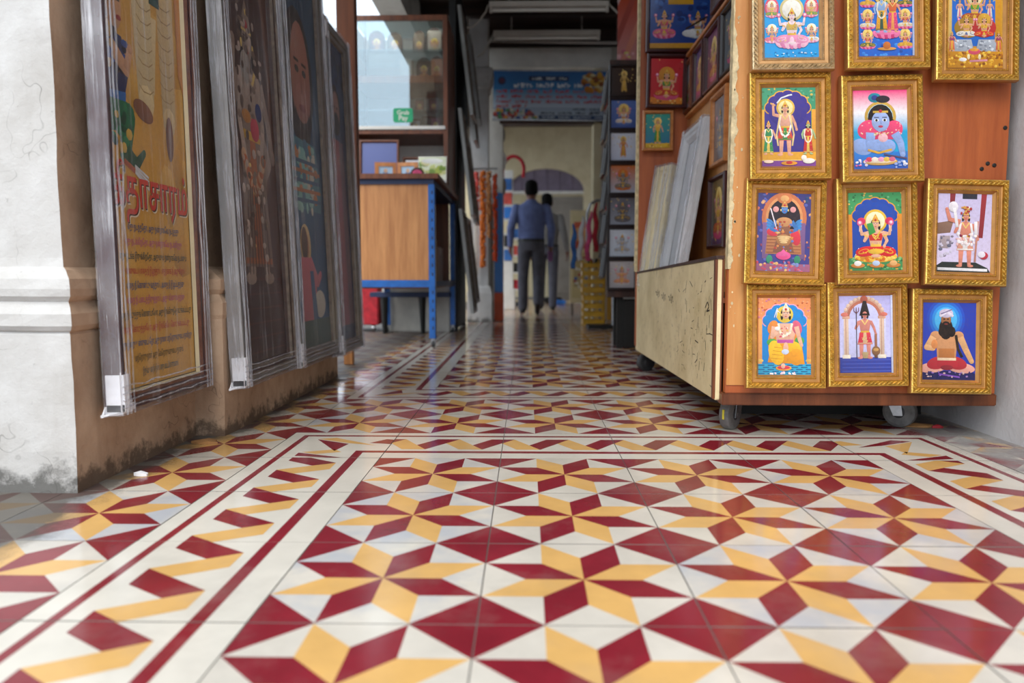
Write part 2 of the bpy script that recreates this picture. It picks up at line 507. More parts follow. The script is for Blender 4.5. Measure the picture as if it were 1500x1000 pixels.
# border tile: outer edge at u=0 (left), runs along v; overlaid pieces lie 0.15 mm proud of the ground colour
uL, uR = 0.27, 0.68
def ribbon(v0):
    # folded ribbon: red full at the outer side, yellow full at the inner side
    dr, dy, th = 0.27, 0.23, 0.205
    B = (uL, v0); Cc = (uR, v0 - dr); A = (uL, v0 - th)
    B1 = (uL, v0 - dr - dy)
    s1 = -dr / (uR - uL); s2 = dy / (uR - uL)          # slopes of red and yellow edges
    # D: on line through A with slope s1, meets yellow edge B1->C
    u = ((v0 - th) - B1[1]) / (s2 - s1); D = (uL + u, v0 - th + s1 * u)
    E_ = (uR, Cc[1] - th)
    # F: line through E with slope s2 meets next red edge B1->C1
    # B1v + s1*u = Ev - s2*(w-u)
    w = uR - uL
    u = (E_[1] - s2 * w - B1[1]) / (s1 - s2); F = (uL + u, B1[1] + s1 * u)
    return [([B, A, D, Cc], 1), ([B1, F, E_, Cc], 2)]
def clip_v(poly, lo, hi):
    def half(pts, f):
        out = []
        for i in range(len(pts)):
            p, q = pts[i], pts[(i + 1) % len(pts)]
            a, b = f(p), f(q)
            if a >= 0: out.append(p)
            if (a >= 0) != (b >= 0):
                t = a / (a - b); out.append((p[0] + (q[0] - p[0]) * t, p[1] + (q[1] - p[1]) * t))
        return out
    pts = half(poly, lambda p: p[1] - lo)
    return half(pts, lambda p: hi - p[1]) if len(pts) > 2 else []
def border_polys():
    out = [([(0.115, 0), (0.168, 0), (0.168, 1), (0.115, 1)], 1), ([(0.745, 0), (0.818, 0), (0.818, 1), (0.745, 1)], 1)]
    for v0 in (0.1, 0.6, 1.1, 1.6):
        for poly, c in ribbon(v0):
            q = clip_v(poly, 0, 1)
            if len(q) > 2: out.append((q, c))
    return [([(u - 0.5, v - 0.5) for u, v in p], c) for p, c in out]
def corner_polys():
    # outer corner at u=0, v=1 ; the two red lines turn, ribbon folds round the corner
    o = [([(0.115, 0), (0.168, 0), (0.168, 0.832), (0.115, 0.885)], 1), ([(0.115, 0.885), (0.168, 0.832), (1, 0.832), (1, 0.885)], 1),
         ([(0.745, 0), (0.818, 0), (0.818, 0.182), (0.745, 0.255)], 1), ([(0.745, 0.255), (0.818, 0.182), (1, 0.182), (1, 0.255)], 1),
         ([(0.29, 0.70), (0.56, 0.24), (0.62, 0.52)], 1), ([(0.29, 0.72), (0.45, 0.77), (0.88, 0.46), (0.63, 0.54)], 2),
         ([(0.80, 0.56), (0.93, 0.72), (1.0, 0.70), (1.0, 0.52)], 1),
         ([(0.27, 0.17), (0.27, 0.05), (0.55, -0.0), (0.68, -0.0)], 1), ([(0.29, 0.19), (0.43, 0.12), (0.63, 0.20), (0.55, 0.30)], 2)]
    return [([(u - 0.5, v - 0.5) for u, v in p], c) for p, c in o]
def turn(polys, k):
    r = lambda p: [(p[0], p[1]), (-p[1], p[0]), (-p[0], -p[1]), (p[1], -p[0])][k % 4]
    return [([r(p) for p in poly], c) for poly, c in polys]
def mirror(polys, mx, my):
    return [([(p[0] * (-1 if mx else 1), p[1] * (-1 if my else 1)) for p in (poly if mx == my else poly[::-1])], c) for poly, c in polys]
def area(p): return sum(p[i][0] * p[(i + 1) % len(p)][1] - p[(i + 1) % len(p)][0] * p[i][1] for i in range(len(p)))
def tile_into(mb, polys, cx, cy, base, kind, z=0.0, th=0.0018):
    g = T - 0.0022
    L = lambda p, dz: (cx + p[0] * g, cy + p[1] * g, z + dz)
    if kind != 'star': mb.face([L(p, 0) for p in BASEQ], base)
    for poly, c in polys:
        if area(poly) < 0: poly = poly[::-1]
        mb.face([L(p, 0.00018 if kind != 'star' else 0) for p in poly], c)
    for k in range(4):
        a, b = BASEQ[k], BASEQ[(k + 1) % 4]
        mb.face([L(a, -th), L(b, -th), L(b, 0), L(a, 0)], 4)
KINDS = {'star': star_polys(), 'bl': border_polys(), 'br': turn(border_polys(), 2), 'bf': turn(border_polys(), 3), 'bn': turn(border_polys(), 1),
         'cfl': corner_polys(), 'cfr': mirror([(p, {1: 2, 2: 1}[c] if 4 <= n_ <= 6 else c) for n_, (p, c) in enumerate(corner_polys())], True, False), 'cnl': mirror(corner_polys(), False, True), 'cnr': mirror(corner_polys(), True, True)}
def kind_of(i, j):
    # i = column (0 holds x = -0.215..0.785), j = row (3 starts at 3.16)
    def panel(j0, j1):
        if j0 <= j <= j1 and -2 <= i <= 3:
            fl, nr = j == j1, j == j0
            if fl and i == -2: return 'cfl'
            if fl and i == 3: return 'cfr'
            if nr and i == -2: return 'cnl'
            if nr and i == 3: return 'cnr'
            if fl: return 'bf'
            if nr: return 'bn'
            if i == -2: return 'bl'
            if i == 3: return 'br'
        return None
    return panel(-3, 6) or panel(9, 24) or panel(27, 44) or 'star'
TILE_MATS = ['tile_cream', 'tile_red', 'tile_yellow', 'tile_white', 'concrete']
tile_mesh = {}
for k, polys in KINDS.items():
    mb = MB(); tile_into(mb, polys, 0, 0, 0 if k == 'star' else 3, k)
    tile_mesh[k] = mb.mesh('floor_tile', TILE_MATS)
far = MB()
for j in range(-2, 48):
    for i in range(-4, 5):
        cx, cy = (OX + i + 0.5) * T, (OY + j + 0.5) * T
        k = kind_of(i, j)
        if j < 18:
            o = bpy.data.objects.new('tile', tile_mesh[k]); o.parent = slab
            o.location = (cx - slab.location[0], cy - slab.location[1], random.uniform(-0.0003, 0.0003) - slab.location[2])
            COL.objects.link(o)
        else:
            tile_into(far, KINDS[k], cx, cy, 0 if k == 'star' else 3, k)
fo = far.build('tile_rows', TILE_MATS, slab); fo['kind'] = 'stuff'

# right wall, ceiling, edge beam
struct(MB().box(1.40, 1.75, -1.0, 18, -0.03, 3.4).build('wall_right', 'plaster_grey', merge=True))
ceil = struct(MB().box(-1.30, 1.75, 0.7, 19, 3.16, 3.3).build('ceiling', 'wood_ceiling'))
for k, y in enumerate([3.2, 4.2, 5.2, 6.2, 7.2, 7.75]):
    MB().box(-1.3, 1.4, y, y + 0.09, 3.04, 3.16).build('joist', 'wood_ceiling', ceil, bevel=0.004)
struct(MB().box(-1.30, -1.06, 0.7, 19, 2.77, 3.16).build('beam_left', 'plaster_beam'))

# cross wall with the beam, two jambs and a lintel
cross = MB()
cross.box(-0.62, 1.40, 8.42, 8.75, 2.70, 2.93)
cross.box(-0.60, -0.27, 8.42, 8.75, -0.01, 2.70)
cross.box(0.80, 1.40, 8.42, 8.75, -0.01, 2.70)
wc = struct(cross.build('wall_cross', 'plaster_beam'))
MB().box(-0.60, 1.40, 8.46, 8.70, 2.93, 3.16).build('upper_boarding', 'wood_ceiling', wc)
MB().box(-0.56, 0.90, 8.37, 8.42, 2.70, 2.91).build('beam_moulding', 'white_paint', wc, bevel=0.01)
MB().box(-0.30, 0.84, 8.40, 8.52, 2.12, 2.22).build('lintel', 'wood_dark', wc, bevel=0.005)
MB().box(0.72, 0.80, 8.40, 8.70, -0.005, 2.7).build('painted_edge', 'plaster_cream', wc, bevel=0.006)
MB().box(0.88, 0.95, 8.36, 8.42, -0.005, 2.7).build('painted_strip', 'yellow_paint', wc, bevel=0.006)

# end wall with the arched opening
AC, AW, SZ, AT = 0.342, 0.69, 2.02, 2.42
def arch(n=20):
    return [(AC + AW * math.cos(PI * k / n), SZ + (AT - SZ) * math.sin(PI * k / n)) for k in range(n + 1)]
a = arch()
wl = MB()
wl.box(-1.7, AC - AW, 14.0, 14.25, -0.02, 3.2); wl.box(AC + AW, 1.75, 14.0, 14.25, -0.02, 3.2)
for k in range(20):
    (x1, z1), (x0, z0) = a[k], a[k + 1]
    wl.add([(x0, 14.0, z0), (x1, 14.0, z1), (x1, 14.0, 3.2), (x0, 14.0, 3.2), (x0, 14.25, z0), (x1, 14.25, z1), (x1, 14.25, 3.2), (x0, 14.25, 3.2)],
           ((0, 1, 2, 3), (5, 4, 7, 6), (0, 4, 5, 1)))
we = struct(wl.build('wall_end', 'plaster_cream'))
lp = MB(); pts = arch(); lp.prism([(x, z) for x, z in pts], 14.06, 14.12, 'Y')
lp.build('lunette_panel', 'lunette', we)
MB().box(AC - AW, AC + AW, 14.03, 14.16, SZ - 0.05, SZ).build('transom', 'white_paint', we, bevel=0.005)
for k in range(1, 6):
    x = AC - AW + 2 * AW * k / 6
    MB().box(x - 0.012, x + 0.012, 14.045, 14.06, SZ, SZ + (AT - SZ) * math.sqrt(max(0, 1 - ((x - AC) / AW) ** 2)) - 0.01).build('lunette_rib', 'lunette', we)
struct(MB().box(-1.7, 1.75, 17.6, 17.8, -0.02, 3.2).build('wall_back', 'plaster_cream'))
d = MB().box(0.44, 1.02, 14.02, 14.07, 0.03, 1.92).build('door_1', 'steel_door', bevel=0.006); struct(d)
for z0, z1 in ((0.15, 0.75), (0.85, 1.8)):
    MB().box(0.50, 0.96, 14.005, 14.02, z0, z1).build('door_panel', 'steel_door', d, bevel=0.006)
MB().box(0.47, 0.49, 13.97, 14.02, 0.95, 1.10).build('door_handle', 'bare_metal', d, bevel=0.003)

# ------------------------------------------------------------------ left pillars
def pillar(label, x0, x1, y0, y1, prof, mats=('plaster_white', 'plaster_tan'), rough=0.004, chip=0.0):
    mb = MB()
    # dense rings so that the plaster edge can be uneven
    rings = []
    zs = []
    for k in range(len(prof) - 1):
        (o0, z0), (o1, z1) = prof[k], prof[k + 1]
        n = max(1, int(abs(z1 - z0) / 0.05))
        for q in range(n): zs.append((o0 + (o1 - o0) * q / n, z0 + (z1 - z0) * q / n))
    zs.append(prof[-1])
    def ring(o, z):
        xa, xb, ya, yb = x0 - o, x1 + o, y0 - o, y1 + o
        pts = []
        nx, ny = 8, max(6, int((y1 - y0) / 0.08))
        for i in range(nx): pts.append((xa + (xb - xa) * i / nx, ya, z))
        for i in range(ny): pts.append((xb, ya + (yb - ya) * i / ny, z))
        for i in range(nx): pts.append((xb - (xb - xa) * i / nx, yb, z))
        for i in range(ny): pts.append((xa, yb - (yb - ya) * i / ny, z))
        res = []
        for p in pts:
            d_ = mnoise.noise_vector(Vector((p[0] * 7, p[1] * 7, p[2] * 7))) * rough
            c_ = mnoise.noise_vector(Vector((p[0] * 31, p[1] * 31, p[2] * 31))) * rough * 0.6
            res.append((p[0] + d_.x + c_.x, p[1] + d_.y + c_.y, p[2] + (d_.z * 0.4 if 0.02 < p[2] < 2.6 else 0)))
        return res, nx, ny
    rr = [ring(o, z) for o, z in zs]
    nx, ny = rr[0][1], rr[0][2]; n = 2 * (nx + ny)
    vs_ = [p for r_ in rr for p in r_[0]]
    for k in range(len(rr) - 1):
        for i in range(n):
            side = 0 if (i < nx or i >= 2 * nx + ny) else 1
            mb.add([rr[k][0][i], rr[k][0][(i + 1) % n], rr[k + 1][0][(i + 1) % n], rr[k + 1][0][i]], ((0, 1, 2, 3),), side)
    mb.add(rr[-1][0], (tuple(range(n)),), 0)
    o = mb.build('pillar', list(mats), merge=True)
    tag(o, label, 'pillar'); return o
PL = [(0.0, -0.009), (0.0, 0.352), (-0.004, 0.358), (0.004, 0.362), (0.012, 0.372), (0.012, 0.398), (0.002, 0.412), (-0.004, 0.424), (0.008, 0.436), (0.010, 0.452), (0.006, 0.474),
      (-0.012, 0.494), (-0.022, 0.500), (-0.024, 0.520), (-0.026, 2.76)]
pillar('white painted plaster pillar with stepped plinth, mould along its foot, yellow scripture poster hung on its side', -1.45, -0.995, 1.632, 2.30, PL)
pil1 = [o for o in COL.objects if o.name == 'pillar'][0]
crk = MB(); crk.add([(-1.0195, 1.80, 0.855), (-1.0195, 1.806, 0.858), (-1.0195, 1.868, 0.955), (-1.0195, 1.862, 0.957)], ((0, 1, 2, 3),)); crk.build('gouge', 'black', pil1)
pillar('low-plinthed tan plaster pillar mostly hidden behind three tall plastic wrapped pictures', -1.35, -0.905, 2.235, 3.60,
       [(0.0, -0.009), (0.0, 0.352), (0.004, 0.365), (0.004, 0.40), (-0.01, 0.425), (0.0, 0.44), (0.0, 0.47), (-0.05, 0.50), (-0.085, 0.51), (-0.09, 2.76)], mats=('plaster_tan', 'plaster_tan'))
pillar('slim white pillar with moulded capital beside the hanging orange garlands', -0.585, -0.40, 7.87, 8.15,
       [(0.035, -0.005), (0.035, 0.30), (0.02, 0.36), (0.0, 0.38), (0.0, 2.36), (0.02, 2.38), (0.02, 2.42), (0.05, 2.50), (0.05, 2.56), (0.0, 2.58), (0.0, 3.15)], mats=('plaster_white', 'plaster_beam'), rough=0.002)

# bits of litter at the foot of the walls
def litter(x, y, s, mat, label, rz):
    mb = MB(); n = 9
    top = [(x + s * math.cos(2 * PI * k / n + rz) * random.uniform(0.6, 1.1), y + s * 0.45 * math.sin(2 * PI * k / n) * random.uniform(0.6, 1.1), 0.004 + random.uniform(0, 0.007)) for k in range(n)]
    c_ = (x, y, 0.013)
    for k in range(n):
        mb.face([top[k], top[(k + 1) % n], c_]); mb.face([(top[(k + 1) % n][0], top[(k + 1) % n][1], 0.0006), (top[(k + 1) % n]), top[k], (top[k][0], top[k][1], 0.0006)])
    o = mb.build('scrap', mat, merge=True); tag(o, label, 'litter'); return o
litter(-0.925, 2.14, 0.045, 'litter', 'curled dry brown leaf lying by the foot of the tan pillar', 0.2)
litter(1.24, 2.42, 0.05, 'litter', 'crumpled beige paper scrap beside the grey wall near the cart wheel', 0.4)
litter(1.30, 2.40, 0.018, 'litter_red', 'tiny red wrapper scrap on the dusty floor by the grey wall', 0.1)
litter(-0.93, 1.78, 0.02, 'foam', 'small white paper scrap against the foot of the white pillar', 0.1)

# ------------------------------------------------------------------ flat prints drawn as coloured paper shapes
GOLD, GOLD2, PINK, DKR, SKIN, WHT, HAIR = '#e2b23c', '#f2d27a', '#e46a9a', '#b3202c', '#e0a184', '#f3efe6', '#17110f'
class Print:
    def __init__(s, w, h, bg='#3060b0', bg2=None):
        s.w = w; s.h = h; s.A = h / w; s.sy = 1.0; s.k = 0; s.mb = MB()
        s.grad(0, 0, 1, s.A, bg, bg2 or bg)
    def P(s, x, y):
        return ((x - 0.5) * s.w, (y - s.A / 2) * s.w * s.sy, s.k * 0.00004)
    def clipped(s, pts):
        def half(p_, f):
            out = []
            for i in range(len(p_)):
                p, q = p_[i], p_[(i + 1) % len(p_)]
                a, b = f(p), f(q)
                if a >= 0: out.append(p)
                if (a >= 0) != (b >= 0):
                    t = a / (a - b); out.append((p[0] + (q[0] - p[0]) * t, p[1] + (q[1] - p[1]) * t))
            return out
        for f in (lambda p: p[0], lambda p: 1 - p[0], lambda p: p[1], lambda p: s.A - p[1]):
            pts = half(pts, f)
            if len(pts) < 3: return []
        return pts
    def poly(s, pts, col):
        pts = s.clipped(list(pts))
        if len(pts) < 3: return
        if area(pts) < 0: pts = pts[::-1]
        s.k += 1
        cc = C(col); ys = [p[0] * 0.5 + p[1] for p in pts]; lo, hi = min(ys), max(ys); d = (hi - lo) or 1
        s.mb.face([s.P(*p) for p in pts], 0, [tuple(min(1, c * (0.74 + 0.36 * (y - lo) / d)) for c in cc) for y in ys])
    def grad(s, x0, y0, x1, y1, cb, ct):
        s.k += 1; cb, ct = C(cb), C(ct)
        s.mb.face([s.P(x0, y0), s.P(x1, y0), s.P(x1, y1), s.P(x0, y1)], 0, (cb, cb, ct, ct))
    def rect(s, x0, y0, x1, y1, col): s.poly([(x0, y0), (x1, y0), (x1, y1), (x0, y1)], col)
    def ell(s, cx, cy, rx, ry, col, rot=0.0, n=18, a0=0.0, a1=2 * PI):
        full = abs(a1 - a0 - 2 * PI) < 1e-6
        m_ = n if full else n + 1
        ca, sa = math.cos(rot), math.sin(rot)
        pts = []
        for k in range(m_):
            a = a0 + (a1 - a0) * k / n
            u, v = rx * math.cos(a), ry * math.sin(a)
            pts.append((cx + u * ca - v * sa, cy + u * sa + v * ca))
        s.poly(pts, col)
    def line(s, pts, wd, col):
        for (x0, y0), (x1, y1) in zip(pts, pts[1:]):
            d = math.hypot(x1 - x0, y1 - y0) or 1e-6
            nx, ny = -(y1 - y0) / d * wd / 2, (x1 - x0) / d * wd / 2
            s.poly([(x0 + nx, y0 + ny), (x0 - nx, y0 - ny), (x1 - nx, y1 - ny), (x1 + nx, y1 + ny)], col)
        for (x, y) in pts[1:-1]: s.ell(x, y, wd / 2, wd / 2, col, n=8)
    def limb(s, pts, w0, w1, col):
        n = len(pts) - 1
        for i in range(n):
            wa = w0 + (w1 - w0) * i / n; wb = w0 + (w1 - w0) * (i + 1) / n
            (x0, y0), (x1, y1) = pts[i], pts[i + 1]
            d = math.hypot(x1 - x0, y1 - y0) or 1e-6
            nx, ny = -(y1 - y0) / d / 2, (x1 - x0) / d / 2
            s.poly([(x0 + nx * wa, y0 + ny * wa), (x0 - nx * wa, y0 - ny * wa), (x1 - nx * wb, y1 - ny * wb), (x1 + nx * wb, y1 + ny * wb)], col)
            s.ell(x1, y1, wb / 2, wb / 2, col, n=9)
    def dots(s, x0, y0, x1, y1, cols, n, r):
        for _ in range(n):
            s.ell(random.uniform(x0, x1), random.uniform(y0, y1), r * random.uniform(0.6, 1.5), r * random.uniform(0.6, 1.3), random.choice(cols), n=7)
    def text(s, txt, cx, y, size, col, bold=0.01, width=None):
        v, f = text_faces(txt, size, bold)
        if not v: return
        w_ = max(p[0] for p in v) - min(p[0] for p in v)
        kx = 1.0 if width is None else width / w_
        s.k += 2
        s.mb.add([s.P(cx + p[0] * kx, y + p[1]) for p in v], f, 0, C(col))
    def words(s, x0, x1, y, hgt, col, seed=1):
        # unreadable far-off lettering: rows of small stroke marks
        rnd = random.Random(seed); x = x0
        while x < x1:
            wlen = rnd.uniform(0.07, 0.15); e = min(x + wlen, x1)
            while x < e:
                cw = rnd.uniform(0.45, 0.8) * hgt
                s.rect(x, y, x + cw * 0.3, y + hgt * rnd.uniform(0.7, 1), col)
                s.rect(x, y + hgt * rnd.choice((0, 0.4, 0.75)), x + cw * 0.85, y + hgt * rnd.choice((0.2, 0.6, 1)), col)
                x += cw
            x += 0.03
    def mesh(s):
        kz = min(1.0, 0.0026 / (s.k * 0.00004))     # keep the whole stack of ink thin
        s.mb.v = [(p[0], p[1], p[2] * kz) for p in s.mb.v]
        return s.mb.mesh('print', ['print'])
    # -- figures
    def halo(s, cx, cy, r, col, inner=None, ry=None):
        s.ell(cx, cy, r, ry or r, col, n=24)
        if inner: s.ell(cx, cy, r * 0.8, (ry or r) * 0.8, inner, n=24)
    def lotus(s, cx, y, w, col='#d8488a', col2='#f09ac0'):
        for k in range(7):
            t = (k - 3) / 3
            s.ell(cx + t * w * 0.42, y - 0.03 * w * (1 - t * t), w * 0.10, w * 0.17, col if k % 2 else col2, rot=-t * 0.7, n=12)
        s.ell(cx, y + 0.07 * w, w * 0.47, w * 0.09, col2)
    def head(s, cx, cy, r, skin=SKIN, crown=GOLD, hair=HAIR, beard=None):
        s.ell(cx, cy + r * 0.22, r * 1.08, r * 1.16, hair); [s.ell(cx + d * r * 0.85, cy - r * 0.5, r * 0.3, r * 0.8, hair, n=9) for d in (-1, 1)]
        s.ell(cx, cy, r * 0.80, r * 1.05, skin)
        if beard:
            s.ell(cx, cy - r * 0.85, r * 0.72, r * 0.9, beard)
            s.ell(cx, cy - r * 0.05, r * 0.62, r * 0.5, skin)
        for d in (-1, 1):
            s.ell(cx + d * r * 0.34, cy + r * 0.14, r * 0.2, r * 0.09, '#fbf7ef', n=8)
            s.ell(cx + d * r * 0.34, cy + r * 0.14, r * 0.09, r * 0.09, HAIR, n=7)
            s.line([(cx + d * r * 0.12, cy + r * 0.34), (cx + d * r * 0.56, cy + r * 0.36)], r * 0.09, HAIR)
        s.line([(cx, cy + r * 0.1), (cx + r * 0.05, cy - r * 0.25)], r * 0.07, '#b0705a')
        s.ell(cx, cy - r * 0.52, r * 0.24, r * 0.10, '#c23a44', n=9)
        s.ell(cx, cy + r * 0.52, r * 0.08, r * 0.12, '#c0202c', n=7)
        if crown:
            s.poly([(cx - r * 0.85, cy + r * 0.55), (cx + r * 0.85, cy + r * 0.55), (cx + r * 0.62, cy + r * 1.3), (cx + r * 0.22, cy + r * 2.1), (cx, cy + r * 2.5), (cx - r * 0.22, cy + r * 2.1), (cx - r * 0.62, cy + r * 1.3)], crown)
            s.ell(cx, cy + r * 1.0, r * 0.26, r * 0.3, '#c2303a', n=9)
            s.line([(cx - r * 0.8, cy + r * 0.66), (cx + r * 0.8, cy + r * 0.66)], r * 0.16, GOLD2)
            s.ell(cx, cy + r * 1.75, r * 0.13, r * 0.2, GOLD2, n=8)
            for d in (-1, 1): s.ell(cx + d * r * 0.92, cy - r * 0.2, r * 0.17, r * 0.3, GOLD2, n=8)
    def seated(s, cx, y, h, skin=SKIN, skirt=DKR, top='#2f8a4a', crown=GOLD, halo=None, halo2=None, arms=4, lotus=None, lotus2=None, sash=GOLD, beard=None, trim=GOLD, held=('#e46a9a', GOLD)):
        u = h
        if halo: s.halo(cx, y + 0.70 * u, 0.26 * u, halo, halo2)
        if lotus: s.lotus(cx, y + 0.05 * u, 0.72 * u, lotus, lotus2 or lotus)
        if arms == 4:
            for d in (-1, 1):
                s.limb([(cx + d * 0.13 * u, y + 0.52 * u), (cx + d * 0.27 * u, y + 0.49 * u), (cx + d * 0.30 * u, y + 0.66 * u)], 0.075 * u, 0.045 * u, skin)
                s.ell(cx + d * 0.305 * u, y + 0.71 * u, 0.055 * u, 0.055 * u, held[0], n=10)
                s.ell(cx + d * 0.305 * u, y + 0.72 * u, 0.028 * u, 0.03 * u, '#f6d9e2', n=8)
        # legs
        for d in (-1, 1):
            s.ell(cx + d * 0.20 * u, y + 0.15 * u, 0.20 * u, 0.10 * u, skirt, rot=-d * 0.15)
            s.ell(cx + d * 0.24 * u, y + 0.15 * u, 0.11 * u, 0.045 * u, sash, rot=-d * 0.3, n=12)
            s.ell(cx + d * 0.24 * u, y + 0.155 * u, 0.09 * u, 0.03 * u, skirt, rot=-d * 0.3, n=12)
        s.poly([(cx - 0.12 * u, y + 0.06 * u), (cx + 0.12 * u, y + 0.06 * u), (cx + 0.12 * u, y + 0.26 * u), (cx - 0.12 * u, y + 0.26 * u)], skirt)
        s.ell(cx, y + 0.10 * u, 0.055 * u, 0.11 * u, sash, n=12)
        s.ell(cx, y + 0.06 * u, 0.10 * u, 0.035 * u, skin, n=12)
        # torso
        s.poly([(cx - 0.10 * u, y + 0.24 * u), (cx + 0.10 * u, y + 0.24 * u), (cx + 0.155 * u, y + 0.53 * u), (cx + 0.05 * u, y + 0.575 * u), (cx - 0.05 * u, y + 0.575 * u), (cx - 0.155 * u, y + 0.53 * u)], skin)
        if top: s.poly([(cx - 0.115 * u, y + 0.36 * u), (cx + 0.115 * u, y + 0.36 * u), (cx + 0.15 * u, y + 0.51 * u), (cx, y + 0.49 * u), (cx - 0.15 * u, y + 0.51 * u)], top)
        s.line([(cx - 0.10 * u, y + 0.265 * u), (cx + 0.10 * u, y + 0.265 * u)], 0.05 * u, trim)
        for q in (0.10, 0.17): s.line([(cx - 0.09 * u, y + 0.55 * u), (cx - 0.04 * u, y + (0.53 - q * 0.6) * u), (cx, y + (0.52 - q * 0.8) * u), (cx + 0.04 * u, y + (0.53 - q * 0.6) * u), (cx + 0.09 * u, y + 0.55 * u)], 0.022 * u, trim)
        # front arms
        for d in (-1, 1):
            s.limb([(cx + d * 0.15 * u, y + 0.51 * u), (cx + d * 0.22 * u, y + 0.36 * u), (cx + d * 0.17 * u, y + (0.42 if d < 0 else 0.27) * u)], 0.075 * u, 0.045 * u, skin)
            s.ell(cx + d * 0.165 * u, y + (0.45 if d < 0 else 0.25) * u, 0.032 * u, 0.038 * u, skin, n=9)
            s.line([(cx + d * 0.155 * u, y + 0.45 * u), (cx + d * 0.225 * u, y + 0.47 * u)], 0.028 * u, trim)
        s.dots(cx - 0.30 * u, y + 0.10 * u, cx + 0.30 * u, y + 0.20 * u, [trim, sash, GOLD2], 14, 0.012 * u)
        s.dots(cx - 0.08 * u, y + 0.28 * u, cx + 0.08 * u, y + 0.52 * u, [trim, GOLD2, '#c23a44'], 12, 0.011 * u)
        s.ell(cx, y + 0.585 * u, 0.035 * u, 0.05 * u, skin, n=10)
        s.head(cx, y + 0.68 * u, 0.085 * u, skin, crown, beard=beard)
    def standing(s, cx, y, h, skin=SKIN, skirt=DKR, top=None, crown=GOLD, halo=None, halo2=None, sash=GOLD, arms='down', beard=None, long=True, garland=None):
        u = h
        if halo: s.halo(cx, y + 0.84 * u, 0.15 * u, halo, halo2)
        for d in (-1, 1):
            s.limb([(cx + d * 0.055 * u, y + 0.48 * u), (cx + d * 0.065 * u, y + 0.25 * u), (cx + d * 0.07 * u, y + 0.04 * u)], 0.10 * u, 0.055 * u, skin)
            s.ell(cx + d * 0.09 * u, y + 0.02 * u, 0.05 * u, 0.022 * u, skin, n=9)
        b = 0.06 if long else 0.27
        s.poly([(cx - 0.09 * u, y + 0.50 * u), (cx + 0.09 * u, y + 0.50 * u), (cx + 0.14 * u, y + b * u), (cx - 0.14 * u, y + b * u)], skirt)
        s.poly([(cx - 0.025 * u, y + 0.49 * u), (cx + 0.025 * u, y + 0.49 * u), (cx + 0.04 * u, y + (b + 0.03) * u), (cx - 0.04 * u, y + (b + 0.03) * u)], sash)
        s.line([(cx - 0.13 * u, y + (b + 0.02) * u), (cx + 0.13 * u, y + (b + 0.02) * u)], 0.02 * u, sash)
        s.poly([(cx - 0.075 * u, y + 0.49 * u), (cx + 0.075 * u, y + 0.49 * u), (cx + 0.115 * u, y + 0.71 * u), (cx + 0.03 * u, y + 0.745 * u), (cx - 0.03 * u, y + 0.745 * u), (cx - 0.115 * u, y + 0.71 * u)], top or skin)
        s.line([(cx - 0.08 * u, y + 0.505 * u), (cx + 0.08 * u, y + 0.505 * u)], 0.03 * u, GOLD)
        s.line([(cx - 0.06 * u, y + 0.73 * u), (cx, y + 0.64 * u), (cx + 0.06 * u, y + 0.73 * u)], 0.018 * u, GOLD2)
        for d in (-1, 1):
            if arms == 'down' or (arms == 'sword' and d > 0) or (arms == 'club'):
                e = (cx + d * 0.17 * u, y + 0.57 * u); hd = (cx + d * (0.15 if d < 0 else 0.20) * u, y + (0.62 if (arms == 'club' and d < 0) else 0.46) * u)
            else:
                e = (cx + d * 0.20 * u, y + 0.72 * u); hd = (cx + d * 0.21 * u, y + 0.90 * u)
            s.limb([(cx + d * 0.105 * u, y + 0.70 * u), e, hd], 0.06 * u, 0.035 * u, skin)
            s.ell(hd[0], hd[1], 0.024 * u, 0.028 * u, skin, n=8)
        if garland:
            for d in (-1, 1):
                s.line([(cx + d * 0.08 * u, y + 0.72 * u), (cx + d * 0.11 * u, y + 0.55 * u), (cx + d * 0.06 * u, y + 0.38 * u), (cx, y + 0.33 * u)], 0.035 * u, garland)
        s.dots(cx - 0.09 * u, y + (b + 0.04) * u, cx + 0.09 * u, y + 0.46 * u, [sash, GOLD2], 12, 0.010 * u)
        s.ell(cx, y + 0.755 * u, 0.024 * u, 0.035 * u, skin, n=9)
        s.head(cx, y + 0.82 * u, 0.058 * u, skin, crown, beard=beard)
    def scallop(s, cx, y0, y1, w, col, field, n=7, pw=0.05):
        # scalloped arch: coloured spandrel first, then the field seen through it
        s.rect(cx - w / 2, y0, cx + w / 2, y1, field)
        hgt = w * 0.45
        for k in range(n):
            a = PI * (k + 0.5) / n
            s.ell(cx + math.cos(a) * w * 0.36, y1 + math.sin(a) * hgt * 0.72, w * 0.16, w * 0.15, col, n=14)
        for k in range(n):
            a = PI * (k + 0.5) / n
            s.ell(cx + math.cos(a) * w * 0.36, y1 + math.sin(a) * hgt * 0.72, w * 0.135, w * 0.125, field, n=14)
        s.ell(cx, y1, w * 0.42, hgt * 0.80, field)

